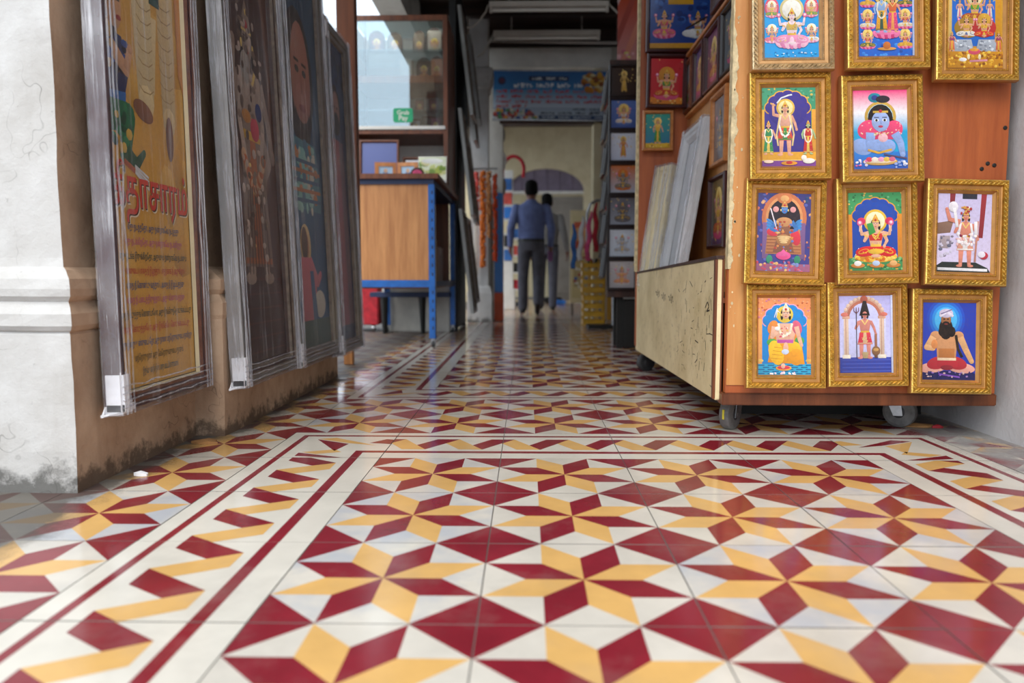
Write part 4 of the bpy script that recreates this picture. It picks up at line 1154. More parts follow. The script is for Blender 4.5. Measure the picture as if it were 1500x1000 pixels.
gold_frame('gold framed sky blue print of a pink-robed seated goddess ringed by smaller figures', pr_blue_goddess(), 0.737, 1.198, 0.5, 'champagne')
gold_frame('gold framed deep blue print of a standing couple on a pink lotus', pr_couple(), 0.998, 1.200, 0.6, y=2.210)
gold_frame('gold framed amber print of three enthroned figures above silver steps', pr_trio(), 1.243, 1.166, -0.6, y=2.208)
gold_frame('gold framed violet print of a warrior raising a curved sword between two women', pr_warrior(), 0.739, 0.899, 0.4)
gold_frame('gold framed print of a blue-skinned crawling child on a pink to blue sky', pr_child(), 0.996, 0.891, 1.0)
gold_frame('gold framed print of a dark blue deity on an ornate orange throne', pr_throne(), 0.734, 0.604, -1.6, y=2.213)
gold_frame('gold framed print of a seated goddess in red before a dark blue arch', pr_red_goddess(), 0.993, 0.606, 1.0)
gold_frame('gold framed photograph of a garlanded pink stone statue', pr_statue_photo(), 1.241, 0.601, -1.6, y=2.206)
gold_frame('gold framed print of a white-crowned figure in yellow robes before a bright blue arch', pr_king(), 0.745, 0.306, 0.0)
gold_frame('gold framed photograph of a statue with a club under a pale stone arch', pr_arch_statue(), 0.978, 0.312, 0.9)
gold_frame('gold framed print of a dark-bearded turbaned man meditating against blue', pr_sage(), 1.215, 0.292, -0.8, y=2.208)

# ------------------------------------------------------------------ display cart on the right
cart = thing('display_cart', 'large wheeled wooden display cart carrying gold frames, with scuffed cream side board', 'display cart', (0.98, 3.05, 0.0))
fp = MB().box(0.585, 1.372, 2.235, 2.262, 0.135, 2.15).build('front_panel', 'wood_orange', cart, bevel=0.002)
MB().box(0.587, 0.655, 2.2315, 2.235, 0.160, 2.15).build('post_facing', 'wood_post', fp)
chip = MB()                                 # paint left along the panel's edge
rn = random.Random(3)
def chip_w(z_): return max(0.0015, 0.010 + 0.017 * mnoise.noise(Vector((0.3, z_ * 7, 2))) + 0.010 * mnoise.noise(Vector((4.1, z_ * 33, 1))) + 0.004 * mnoise.noise(Vector((2, z_ * 110, 7))))
L_ = [0.50 + 0.006 * k for k in range(270)]
for za, zb in zip(L_, L_[1:]):
    chip.add([(0.5836, 2.2304, za), (0.585 + chip_w(za), 2.2304, za), (0.585 + chip_w(zb), 2.2304, zb), (0.5836, 2.2304, zb)], ((0, 1, 2, 3),))
for k in range(60):                         # loose flakes
    z_ = rn.uniform(0.18, 2.1); x_ = 0.588 + abs(rn.gauss(0, 0.014)); r_ = rn.uniform(0.001, 0.005)
    chip.face([(x_ + r_ * math.cos(2 * PI * q / 6) * rn.uniform(0.5, 1), 2.2303, z_ + 1.8 * r_ * math.sin(2 * PI * q / 6) * rn.uniform(0.5, 1)) for q in range(6)])
chip.box(0.5835, 0.585, 2.233, 2.262, 0.50, 2.15)
chip.build('paint_chips', 'paint_chip', fp)['kind'] = 'stuff'
MB().box(0.575, 1.375, 2.228, 2.29, 0.100, 0.135).build('bottom_rail', 'wood_brown', cart, bevel=0.003)
# side board: top edge drops a little towards the back
sb = MB(); sb.prism([(2.262, 0.110), (3.92, 0.100), (3.92, 0.492), (2.262, 0.530)], 0.560, 0.578, 'X')
sbo = sb.build('side_board', 'board_cream', cart, bevel=0.003)
eb = MB(); eb.prism([(2.262, 0.530), (3.92, 0.492), (3.92, 0.500), (2.262, 0.540)], 0.558, 0.582, 'X')
eb.build('top_edge', 'wood_dark', sbo)
MB().box(0.556, 0.582, 2.264, 2.285, 0.112, 0.53).build('corner_strip', 'wood_brown', sbo, bevel=0.002)
mk = MB()                                   # marker scrawl on the board
def scrawl(pts, wd=0.004):
    for (y0, z0), (y1, z1) in zip(pts, pts[1:]):
        d_ = math.hypot(y1 - y0, z1 - z0) or 1e-6; ny, nz = -(z1 - z0) / d_ * wd / 2, (y1 - y0) / d_ * wd / 2
        mk.face([(0.5594, y0 + ny, z0 + nz), (0.5594, y0 - ny, z0 - nz), (0.5594, y1 - ny, z1 - nz), (0.5594, y1 + ny, z1 + nz)])
for base_y, zz in ((3.32, 0.405), (3.18, 0.395), (3.02, 0.392)):
    pts = [(base_y - 0.012 * k, zz + 0.016 * math.sin(k * 2.1) + 0.006 * math.cos(k * 3.3)) for k in range(9)]
    scrawl(pts)
scrawl([(2.40, 0.38), (2.37, 0.40), (2.35, 0.385), (2.38, 0.37), (2.34, 0.375)], 0.005)
for k in range(60):
    y_, z_ = 2.29 + abs(rn.gauss(0, 0.32)), rn.uniform(0.14, 0.48)
    if y_ > 3.8: continue
    a_ = rn.uniform(-0.5, 0.5) + (PI / 2 if rn.random() < 0.5 else 0); L0 = rn.uniform(0.008, 0.05)
    scrawl([(y_, z_), (y_ + L0 * math.cos(a_), z_ + L0 * math.sin(a_))], rn.uniform(0.0012, 0.004))
mk.build('pen_marks', 'ink', sbo)['kind'] = 'stuff'
MB().box(0.578, 1.36, 2.29, 3.92, 0.102, 0.122).build('base_board', 'wood_brown', cart)
MB().box(0.578, 0.80, 2.262, 3.90, 0.40, 0.415).build('tray', 'wood_brown', cart)
MB().box(0.80, 0.82, 2.262, 3.90, 0.122, 1.56).build('back_panel', 'wood_post', cart)
MB().box(0.80, 0.82, 2.262, 3.40, 1.56, 2.15).build('upper_panel', 'wood_brown', cart)
MB().box(0.775, 0.80, 2.262, 3.84, 1.545, 1.56).build('rail', 'wood_light', cart, bevel=0.002)
MB().box(0.775, 0.80, 2.262, 3.84, 1.25, 1.265).build('rail', 'wood_light', cart, bevel=0.002)
ep = MB().box(0.555, 1.36, 3.90, 3.925, 0.122, 2.15).build('end_panel', 'wood_orange', cart, bevel=0.002)
MB().box(0.548, 0.562, 3.893, 3.928, 0.50, 2.15).build('edge_strip', 'paint_chip', ep, bevel=0.003)
MB().box(1.34, 1.36, 2.262, 3.90, 0.122, 2.15).build('side_panel', 'wood_brown', cart)
MB().box(0.82, 1.34, 2.262, 3.90, 2.13, 2.15).build('top_board', 'wood_brown', cart)
for x_, z_ in ((1.316, 0.80), (1.30, 0.785), (1.335, 0.795), (1.36, 0.90)):
    MB().lathe([(0.004, 2.2322), (0.006, 2.2335), (0.006, 2.2352)], (x_, 0, z_), 10, 'Y').build('nail', 'black', fp)

def caster(parent, x, y, r, wd, ang, ztop, tyre='rubber', tape=False):
    M_ = Matrix.Translation((x, y, 0)) @ Matrix.Rotation(ang, 4, 'Z')
    def put(mb, name, mat, par, smooth=False):
        mb.v = [tuple(M_ @ Vector(p)) for p in mb.v]; return mb.build(name, mat, par, smooth=smooth)
    w = MB(); w.lathe([(r * 0.55, -wd / 2), (r * 0.80, -wd / 2), (r * 0.96, -wd * 0.42), (r, -wd * 0.25), (r, wd * 0.25), (r * 0.96, wd * 0.42), (r * 0.80, wd / 2), (r * 0.55, wd / 2)], (0, 0, r), 28, 'X')
    wo = put(w, 'caster_wheel', tyre, parent)
    h_ = MB(); h_.lathe([(r * 0.2, -wd * 0.62), (r * 0.56, -wd * 0.40), (r * 0.56, wd * 0.40), (r * 0.2, wd * 0.62)], (0, 0, r), 18, 'X'); put(h_, 'hub', 'rubber_dark', wo)
    t_ = MB()
    for s_ in (-1, 1):
        xs = s_ * wd * 0.66
        t_.prism([(-r * 0.3, r * 0.8), (r * 0.25, r * 0.75), (r * 0.75, ztop - 0.008), (-r * 0.15, ztop - 0.008)], xs - 0.0015, xs + 0.0015, 'X')
    t_.lathe([(wd * 0.8, ztop - 0.009), (wd * 0.8, ztop - 0.002)], (0, r * 0.35, 0), 16, 'Z')
    t_.box(-wd, wd, r * 0.35 - wd, r * 0.35 + wd, ztop - 0.003, ztop)
    t_.tube([(-wd * 0.75, 0, r), (wd * 0.75, 0, r)], 0.005, 8)
    put(t_, 'caster_fork', 'bare_metal' if tyre == 'rubber' else 'rubber_dark', parent)
    if tape:
        q = MB(); q.box(-0.003, 0.003, -r - 0.0008, -r + 0.004, r * 0.75, r * 1.35); put(q, 'tape', 'yellow_tape', wo)
MB().box(0.70, 1.36, 2.62, 2.64, 0.004, 0.102).build('shade_board', 'black', cart)  # added black board, keeps the floor under the cart dark
caster(cart, 0.640, 2.375, 0.050, 0.036, R(-40), 0.102, tape=True)
caster(cart, 1.19, 2.42, 0.050, 0.036, R(48), 0.102)
caster(cart, 0.60, 3.83, 0.046, 0.036, R(-70), 0.102, 'rubber_dark')
caster(cart, 1.25, 3.86, 0.044, 0.034, R(-6), 0.102, 'rubber_dark')

def devotional(w, h, bg, bg2, skirt, lotus='#d8487a', top=GOLD, halo=GOLD2, seed=1, two=False, skin=SKIN, stand=False, base=None):
    random.seed(seed)
    p = Print(w, h, bg, bg2); A = p.A
    p.dots(0, A * 0.5, 1, A, [bg2, GOLD2, bg], 24, 0.025)
    if base: p.rect(0, 0, 1, A * 0.14, base); p.dots(0, 0, 1, A * 0.14, [GOLD2, '#8a4a14', base], 20, 0.03)
    if stand: p.standing(0.5, A * 0.12, A * 0.78, skin=skin, skirt=skirt, top=top, halo=halo)
    else: p.seated(0.5, A * 0.14, min(0.98, A * 0.78), skin=skin, skirt=skirt, top=top, halo=halo, lotus=lotus)
    if two:
        for x in (0.17, 0.83): p.standing(x, A * 0.12, A * 0.46, skirt='#3f8f4a', top='#c23a4a')
    return p
THIN = [(0, 0), (0, 0.016), (0.004, 0.021), (0.014, 0.021), (0.020, 0.013), (0.022, 0.004)]
TS = [0] * 5
def fr(name, label, w, h, mat, pr, loc, face, tilt=0.0, roll=0.0, group=None, k=1.0):
    prof = [(d_ * k, z_) for d_, z_ in THIN]
    return framed(name, label, w, h, prof, TS, [mat], pr, 0.02, loc, face, R(tilt), R(roll), group)

# pictures on the cart's end panel
def pr_big_blue(w, h):
    p = Print(w, h, '#1f3f8e', '#2a58a8'); A = p.A
    p.dots(0, A * 0.25, 1, A * 0.7, ['#27509e', '#16357c', '#3a6cc0'], 40, 0.05)
    p.dots(0, A * 0.72, 1, A, ['#3f7a3c', '#e8e0d0', '#6aa04a'], 40, 0.04)
    p.seated(0.5, A * 0.56, 0.60, skirt='#e2a21c', top='#e8b82c', skin='#e8c26a', halo=GOLD)
    p.rect(0.30, A * 0.50, 0.72, A * 0.57, '#e0a81c')
    p.seated(0.24, A * 0.14, 0.48, skirt='#e05a8a', top='#d8506a', lotus='#e0407a', lotus2='#f08ab0')
    p.seated(0.80, A * 0.14, 0.46, skirt='#e9e6e2', top='#e9e6e2', lotus='#dfe3ea', lotus2='#f4f4f6')
    p.line([(0.60, A * 0.22), (0.96, A * 0.36)], 0.03, '#3a2418'); p.ell(0.66, A * 0.17, 0.12, 0.06, '#f2f2f4')
    p.rect(0, 0, 1, A * 0.06, '#e0a22c'); return p
fr('framed_print', 'large dark framed blue print of figures on lotuses, top of the cart end panel', 0.335, 0.46, 'frame_maroon', pr_big_blue(0.293, 0.418), (0.748, 3.872, 1.805), '-Y')
fr('framed_print', 'maroon framed bright red print of a seated green-gold figure', 0.200, 0.262, 'frame_maroon', devotional(0.158, 0.218, '#b31420', '#c8202c', '#c23a1c', top='#5a8a3a', halo='#d8902c', seed=4, base='#d8801c'), (0.688, 3.872, 1.438), '-Y', roll=-1.0, k=0.95)
fr('framed_print', 'small light wood framed print of a green and gold figure under the red print', 0.152, 0.196, 'wood_light', devotional(0.122, 0.166, '#1f6a9a', '#2a9a8a', '#2f8a3a', seed=5, base='#d8b02c', stand=True), (0.648, 3.872, 1.198), '-Y', k=0.72)
# pictures on the cart's inner back panel
side = [('wood_brown', 3.82, 0.155, 0.245, ('#c9a8c0', '#e8e0e6', '#b84a8a'), 'brown framed pale lilac print at the inner corner of the cart'),
        ('frame_maroon', 3.60, 0.20, 0.255, ('#a83a4a', '#4a3a7a', '#d8902c'), 'maroon framed crimson and violet print beside the pale lilac one'),
        ('frame_maroon', 3.34, 0.26, 0.262, ('#9a3024', '#6a2a5a', '#c8702c'), 'wide maroon framed rust red print on the cart back panel'),
        ('frame_black', 3.05, 0.26, 0.262, ('#4a5058', '#5a6068', '#6a7078'), 'black framed dark grey print next to the chipped cart edge')]
for i, (mt, y_, w_, h_, cs, lb) in enumerate(side):
    fr('framed_print', lb, w_, h_, mt, devotional(w_ - 0.036, h_ - 0.036, cs[0], cs[1], cs[2], seed=10 + i, two=(i == 0)), (0.797, y_, 1.405), '-X', k=0.8)
fr('framed_print', 'brown framed dusky print on the raised upper panel of the cart', 0.20, 0.30, 'frame_maroon', devotional(0.164, 0.264, '#5a4a4a', '#8a6a5a', '#b06a3a', seed=21), (0.797, 3.26, 1.735), '-X', k=0.8)
fr('framed_print', 'black framed greyish print high on the upper panel by the chipped edge', 0.22, 0.30, 'frame_black', devotional(0.184, 0.264, '#4a5460', '#66707a', '#8a8a8a', seed=22), (0.797, 3.03, 1.735), '-X', k=0.8)
fr('framed_print', 'light wood framed grey glazed picture hanging below the row of prints', 0.25, 0.30, 'wood_light', devotional(0.20, 0.25, '#6a6a70', '#8a8a92', '#74747c', seed=23, skin='#8a8a90', top='#7a7a82', lotus='#80808a', halo='#92929a'), (0.797, 3.20, 1.085), '-X', k=1.0)
fr('framed_print', 'maroon framed colourful print standing low in the cart tray', 0.27, 0.30, 'frame_maroon', devotional(0.234, 0.264, '#3a5a5a', '#8a6a2a', '#c85a3a', seed=24, base='#5a3a6a'), (0.797, 3.20, 0.745), '-X', k=0.8)

# plastic-wrapped things
def wrap_mesh(w, h, d, seed, amp=0.006, nx=14, ny=30, pad=0.006, mat='plastic_film'):
    mb = MB()
    def bump_(x, y, k): return mnoise.noise(Vector((x * 16 + seed, y * 2.2 + k, seed * 0.7))) * amp + mnoise.noise(Vector((x * 45 + seed, y * 4 + k, seed))) * amp * 0.45
    X, Y = w / 2 + pad, h / 2 + pad
    def grid(f, nu, nv, mat_i):
        pts = [[f(i / nu, j / nv) for i in range(nu + 1)] for j in range(nv + 1)]
        vs_ = [p for row in pts for p in row]
        fs = [(j * (nu + 1) + i, j * (nu + 1) + i + 1, (j + 1) * (nu + 1) + i + 1, (j + 1) * (nu + 1) + i) for j in range(nv) for i in range(nu)]
        mb.add(vs_, fs, mat_i)
    e = lambda t: min(1.0, min(t, 1 - t) * 9)
    def front(u, v):
        x, y = -X + 2 * X * u, -Y + 2 * Y * v
        return (x, y, d + pad * 0.6 + abs(bump_(x, y, 0)) * e(u) * e(v))
    grid(front, nx, ny, 0)
    def sideL(u, v):
        y = -Y + 2 * Y * v; return (-X - abs(bump_(u, y, 3)) * e(u) * 1.2, y, (d + pad * 0.6) * u)
    grid(sideL, 4, ny, 1)
    def sideR(u, v):
        y = -Y + 2 * Y * v; return (X + abs(bump_(u, y, 5)) * e(u), y, (d + pad * 0.6) * (1 - u))
    grid(sideR, 4, ny, 1)
    grid(lambda u, v: (-X + 2 * X * u, -Y - abs(bump_(u * w, v, 7)) * e(v), (d + pad * 0.6) * v), nx, 3, 1)
    grid(lambda u, v: (-X + 2 * X * u, Y, (d + pad * 0.6) * (1 - v)), nx, 3, 1)
    # gathered film along the two long edges and the foot, lying on the face
    for s_ in (-1, 1):
        for q in range(3):
            xx = s_ * (w / 2 - 0.008 - 0.016 * q)
            pts = [(xx + 0.006 * mnoise.noise(Vector((k * 0.9, q + seed, s_))), -Y + 2 * Y * k / 16, d + pad * 0.6 + 0.003 + 0.003 * mnoise.noise(Vector((k * 0.7, seed, q)))) for k in range(17)]
            mb.tube(pts, [0.0022 + 0.0018 * abs(mnoise.noise(Vector((k * 1.3, seed + q, s_)))) for k in range(17)], 5, 1, caps=False)
    for q in range(4):
        yy = -h / 2 + 0.012 + 0.016 * q
        pts = [(-X + 2 * X * k / 10, yy + 0.006 * mnoise.noise(Vector((k * 0.8, q, seed + 4))), d + pad * 0.6 + 0.002) for k in range(11)]
        mb.tube(pts, 0.0022, 5, 1, caps=False)
    return mb.mesh('plastic_wrap', ['plastic_film', 'plastic_film_thick'], smooth=True)
def foam_corner(w, h, d, sx_, sy_, L=0.055):
    mb = MB(); x0, y0 = sx_ * w / 2, sy_ * h / 2
    xa, xb = sorted((x0 + sx_ * 0.004, x0 - sx_ * 0.030)); ya, yb = sorted((y0 + sy_ * 0.004, y0 - sy_ * L * 1.7))
    mb.box(xa, xb, ya, yb, -0.0, d + 0.004)
    xa, xb = sorted((x0 + sx_ * 0.004, x0 - sx_ * L)); ya, yb = sorted((y0 + sy_ * 0.004, y0 - sy_ * 0.024))
    mb.box(xa, xb, ya, yb, -0.0, d + 0.003)
    return mb.mesh('corner_guard', ['foam'], bevel=0.006)
WIDE = [(0, 0), (0, 0.034), (0.006, 0.042), (0.022, 0.042), (0.030, 0.036), (0.042, 0.034), (0.050, 0.026), (0.056, 0.016)]
def wrapped(label, w, h, mats, segm, pr, loc, tilt, seed, corners=((-1, -1),), face='+X', k=1.0, group=None, cat='picture'):
    prof = [(d_ * k, z_) for d_, z_ in WIDE]
    o = framed('wrapped_picture', label, w, h, prof, segm, mats, pr, 0.05, loc, face, R(tilt), 0, group, cat, pz=0.014)
    child('plastic_wrap', wrap_mesh(w, h, 0.042, seed), o)
    for sx_, sy_ in corners: child('corner_guard', foam_corner(w, h, 0.042, sx_, sy_), o)
    return o
def pr_scripture(w, h):
    p = Print(w, h, '#d9a23e', '#d8a54a'); p.sy = 0.456 / w; p.A = h / w / p.sy; A = p.A
    p.dots(0, 0, 1, A, ['#dcaa4c', '#d39b38', '#e0b058'], 30, 0.12)
    y0 = 0.62                               # lettered lower part reaches up to here (units of width)
    # standing figure in pale pleated dress, kneeling figure at the left
    p.poly([(0.44, 2.05), (0.66, 2.05), (0.60, 1.62), (0.47, 1.62)], '#e6cf9a')
    p.limb([(0.48, 3.2), (0.47, 2.4), (0.49, 1.56)], 0.34, 0.19, '#e6d09c'); p.limb([(0.79, 3.2), (0.78, 2.3), (0.78, 1.50)], 0.30, 0.17, '#dcc087')
    for k in range(11):
        for cx_ in (0.50, 0.765): p.line([(cx_ - 0.09, 1.64 + k * 0.075), (cx_ - 0.04, 1.612 + k * 0.075), (cx_ + 0.04, 1.612 + k * 0.075), (cx_ + 0.09, 1.64 + k * 0.075)], 0.007, '#b29358')
    p.ell(0.44, 1.50, 0.12, 0.055, '#8a5a3c', rot=-0.2); p.ell(0.77, 1.40, 0.05, 0.13, '#7a4e34')
    p.line([(0.62, 3.1), (0.63, 2.6), (0.64, 2.12)], 0.13, '#1d5a54')
    for k in range(9): p.line([(0.57, 2.16 + k * 0.11), (0.63, 2.20 + k * 0.11), (0.70, 2.16 + k * 0.11)], 0.016, '#d9c9a0' if k % 2 else '#0f3a3a')
    p.poly([(0.90, 3.1), (1.0, 3.1), (1.0, 1.7), (0.93, 1.8)], '#e08a2c')
    p.ell(0.08, 2.06, 0.13, 0.16, '#1d1a20'); p.ell(0.15, 1.98, 0.085, 0.12, '#d9a67c'); p.line([(0.17, 2.02), (0.22, 2.02)], 0.014, HAIR); p.ell(0.20, 1.93, 0.03, 0.014, '#a03a3a'); p.ell(0.07, 2.10, 0.10, 0.10, '#e0a030')
    p.poly([(0.0, 1.86), (0.22, 1.84), (0.28, 1.66), (0.22, 1.52), (0.0, 1.50)], '#22305e'); p.dots(0.02, 1.66, 0.26, 1.86, ['#101426', '#3a5aa0', '#c9a25a'], 24, 0.03)
    p.poly([(0.02, 1.54), (0.24, 1.56), (0.22, 1.36), (0.02, 1.34)], '#2a6ab0'); p.limb([(0.12, 1.76), (0.26, 1.68), (0.31, 1.80)], 0.09, 0.055, '#d9a67c')
    p.limb([(0.05, 1.42), (0.26, 1.44), (0.20, 1.24)], 0.17, 0.12, '#1f7048'); p.limb([(0.20, 1.26), (0.33, 1.20), (0.42, 1.27)], 0.09, 0.04, '#24583c'); p.dots(0.04, 1.26, 0.28, 1.48, ['#2f8a5a', '#155034', '#d9b24a'], 18, 0.025)
    for k in range(4): p.line([(0.30, 1.19 - 0.012 * k), (0.46, 1.14 - 0.022 * k)], 0.013, '#dfe3e2')
    p.line([(0.18, 1.20), (0.30, 1.16)], 0.03, '#b8603a')
    p.text('கீதாசாரம்', 0.515, 0.958, 0.27, '#e9dcc0', 0.016, 0.95); p.text('கீதாசாரம்', 0.508, 0.965, 0.27, '#4a2418', 0.016, 0.95); p.text('கீதாசாரம்', 0.50, 0.972, 0.27, '#d8412a', 0.014, 0.95)
    rows = ['எது நடந்ததோ, அது நன்றாகவே நடந்தது', 'எது நடக்கிறதோ, அது நன்றாகவே நடக்கிறது', 'எது நடக்க இருக்கிறதோ, அதுவும் நன்றாகவே நடக்கும்', 'உன்னுடைய எதை நீ இழந்தாய், எதற்காக நீ அழுகிறாய்',
            'எதை நீ கொண்டு வந்தாய், அதை நீ இழப்பதற்கு', 'எதை நீ படைத்திருந்தாய், அது வீணாவதற்கு', 'எதை நீ எடுத்துக் கொண்டாயோ, அது இங்கிருந்தே எடுக்கப்பட்டது', 'எதை கொடுத்தாயோ, அது இங்கேயே கொடுக்கப்பட்டது',
            'எது இன்று உன்னுடையதோ, அது நாளை மற்றொருவருடையதாகிறது', 'மற்றொரு நாள் அது வேறொருவருடையதாகும்', 'இதுவே உலக நியதியும் எனது படைப்பின் சாராம்சமும்']
    cols = ['#1f4f86', '#c0568a', '#1f4a4a', '#c23a3a', '#1f4f86', '#c0568a', '#1c4446', '#c23a3a', '#1f4f86', '#4a4a26', '#1f5a66']
    wds = [0.70, 0.78, 0.92, 0.86, 0.80, 0.80, 1.0, 0.92, 0.98, 0.68, 0.50]
    for k, (t_, c_, w_) in enumerate(zip(rows, cols, wds)):
        p.text(t_, 0.5, 0.845 - k * 0.078, 0.047, c_, 0.010, min(0.92, w_ * 0.92))
    return p
def pr_dark_statue(w, h):
    p = Print(w, h, '#3c1f1a', '#6a4a3c'); A = p.A
    p.ell(0.5, A * 0.60, 0.47, A * 0.30, '#7a5848', n=26); p.ell(0.5, A * 0.60, 0.41, A * 0.27, '#4a3028', n=26)
    p.rect(0, 0, 1, A * 0.17, '#3a1a18')
    for k in range(6): p.line([(0.05, A * (0.02 + k * 0.03)), (0.95, A * (0.02 + k * 0.03))], 0.012, '#5a2a22')
    sk = '#a08c7e'
    p.limb([(0.36, A * 0.52), (0.16, A * 0.55), (0.22, A * 0.64)], 0.13, 0.09, sk); p.limb([(0.62, A * 0.50), (0.84, A * 0.42), (0.70, A * 0.38)], 0.13, 0.09, sk)
    p.standing(0.5, A * 0.16, A * 0.60, skin=sk, skirt='#8a766a', top=sk, sash='#b0683e', crown='#9c8a7a', garland='#c0aea0')
    p.ell(0.5, A * 0.53, 0.17, 0.16, '#b09c8c'); p.ell(0.44, A * 0.60, 0.10, 0.12, '#a8a096')
    p.ell(0.56, A * 0.48, 0.09, 0.09, '#d8405a'); p.ell(0.66, A * 0.52, 0.07, 0.07, '#2f3f7a'); p.ell(0.40, A * 0.50, 0.09, 0.05, '#c98a3a')
    for k in range(16): p.ell(0.30 + 0.40 * k / 15, A * (0.42 - 0.06 * math.sin(PI * k / 15)), 0.05, 0.05, '#c0662c' if k % 2 else '#d9b08a')
    for k in range(8): p.line([(0.34 + 0.045 * k, A * 0.36), (0.28 + 0.065 * k, A * 0.18)], 0.016, '#5a463a')
    p.dots(0.25, A * 0.2, 0.75, A * 0.72, ['#8a7462', '#6a5446', '#c0aea0', '#d0b8a8', '#5a4438'], 90, 0.03)
    return p
def pr_bearded(w, h):
    p = Print(w, h, '#1f5c8a', '#24506e'); A = p.A
    p.ell(0.45, A * 0.70, 0.40, 0.56, '#2a1a14'); p.ell(0.50, A * 0.70, 0.27, 0.46, '#c98a72'); p.ell(0.50, A * 0.70 - 0.36, 0.22, 0.24, '#3a241a'); p.ell(0.50, A * 0.70 - 0.20, 0.20, 0.16, '#c98a72')
    for d in (-1, 1): p.ell(0.50 + d * 0.10, A * 0.70 + 0.06, 0.055, 0.03, '#1a1210'); p.line([(0.5 + d * 0.04, A * 0.70 + 0.13), (0.5 + d * 0.17, A * 0.70 + 0.13)], 0.025, '#2a1a14')
    p.line([(0.5, A * 0.70 + 0.04), (0.52, A * 0.70 - 0.12)], 0.04, '#b5735c'); p.ell(0.5, A * 0.70 - 0.24, 0.09, 0.03, '#a04a44')
    p.poly([(0.2, A * 0.54), (0.8, A * 0.54), (0.95, A * 0.42), (0.9, A * 0.36), (0.1, A * 0.36), (0.05, A * 0.44)], '#4a8ea0'); p.rect(0.26, A * 0.38, 0.58, A * 0.52, '#8fd0cc'); p.dots(0.2, A * 0.36, 0.8, A * 0.53, ['#a9dcd4', '#d98a4a', '#3a7a9a', '#e9e2d0'], 40, 0.05)
    for k in range(5): p.line([(0.1, A * (0.38 + k * 0.025)), (0.9, A * (0.39 + k * 0.025))], 0.03, '#c8763a' if k % 2 else '#2f5f86')
    p.ell(0.36, A * 0.265, 0.15, 0.18, '#e2c48a'); p.ell(0.36, A * 0.262, 0.09, 0.13, '#c98a6a'); p.ell(0.33, A * 0.27, 0.09, 0.14, '#5a3420')
    p.poly([(0.22, A * 0.235), (0.52, A * 0.235), (0.62, A * 0.16), (0.56, A * 0.07), (0.16, A * 0.07)], '#d06a7a'); p.limb([(0.46, A * 0.225), (0.66, A * 0.17), (0.76, A * 0.19)], 0.12, 0.07, '#d8788a'); p.ell(0.70, A * 0.11, 0.17, 0.12, '#d9d2c4'); p.poly([(0.44, A * 0.20), (0.54, A * 0.20), (0.62, A * 0.07), (0.48, A * 0.07)], '#2a5a8a')
    p.rect(0, 0, 1, A * 0.07, '#3a5a5a'); return p
def pr_robe(w, h):
    p = Print(w, h, '#23395e', '#2a4a74'); A = p.A
    p.ell(0.5, A * 0.78, 0.26, 0.34, '#3a2418'); p.ell(0.52, A * 0.78, 0.18, 0.26, '#c08a70')
    for d in (-1, 1): p.ell(0.52 + d * 0.07, A * 0.79, 0.03, 0.02, '#1a1210')
    p.ell(0.52, A * 0.74, 0.14, 0.14, '#3a2418'); p.poly([(0.22, A * 0.68), (0.82, A * 0.68), (0.95, A * 0.05), (0.08, A * 0.05)], '#b04a5a'); p.poly([(0.60, A * 0.68), (0.82, A * 0.68), (0.95, A * 0.05), (0.70, A * 0.05)], '#7a5a6a')
    for k in range(5): p.line([(0.3 + k * 0.09, A * 0.6), (0.2 + k * 0.14, A * 0.08)], 0.016, '#8a3040')
    p.dots(0, A * 0.85, 1, A, ['#1a2a4a', '#3a5a8a'], 16, 0.06); return p
GRP = None
def lean(zb, h, xb, tilt): # centre of a leaning picture whose back foot stands at xb
    return xb - math.sin(R(tilt)) * h / 2, zb + math.cos(R(tilt)) * h / 2
xx, zz = lean(0.165, 1.50, -0.972, 0.6)
wrapped('tall yellow scripture poster in plastic wrap hung on the white pillar', 0.49, 1.50, ['frame_maroon', 'cream_card', 'wood_brown'], [0, 0, 0, 2, 0, 2, 1], pr_scripture(0.414, 1.416), (xx, 1.958, zz), 0.6, 1.0, k=0.72)
xx, zz = lean(0.145, 1.70, -0.893, 2.0)
wrapped('plastic wrapped picture of a dark carved statue, next to the yellow scripture poster', 0.545, 1.70, ['frame_silver', 'wood_grey', 'wood_dark'], [0, 0, 0, 1, 2, 1, 2], pr_dark_statue(0.44, 1.595), (xx, 2.535, zz), 2.0, 2.3)
xx, zz = lean(0.135, 1.66, -0.893, 2.0)
wrapped('plastic wrapped blue picture of a bearded face over a small kneeling figure', 0.60, 1.66, ['frame_silver', 'frame_silver', 'wood_grey'], [0, 0, 0, 1, 2, 1, 2], pr_bearded(0.49, 1.55), (xx, 3.14, zz), 2.0, 3.7)
xx, zz = lean(0.115, 1.52, -0.893, 2.0)
wrapped('plastic wrapped picture of a figure in a dull red robe, beside the brown wooden board', 0.46, 1.52, ['frame_silver', 'frame_silver', 'wood_grey'], [0, 0, 0, 1, 2, 1, 2], pr_robe(0.35, 1.41), (xx, 3.705, zz), 2.0, 5.1, corners=((-1, -1), (-1, 1)))

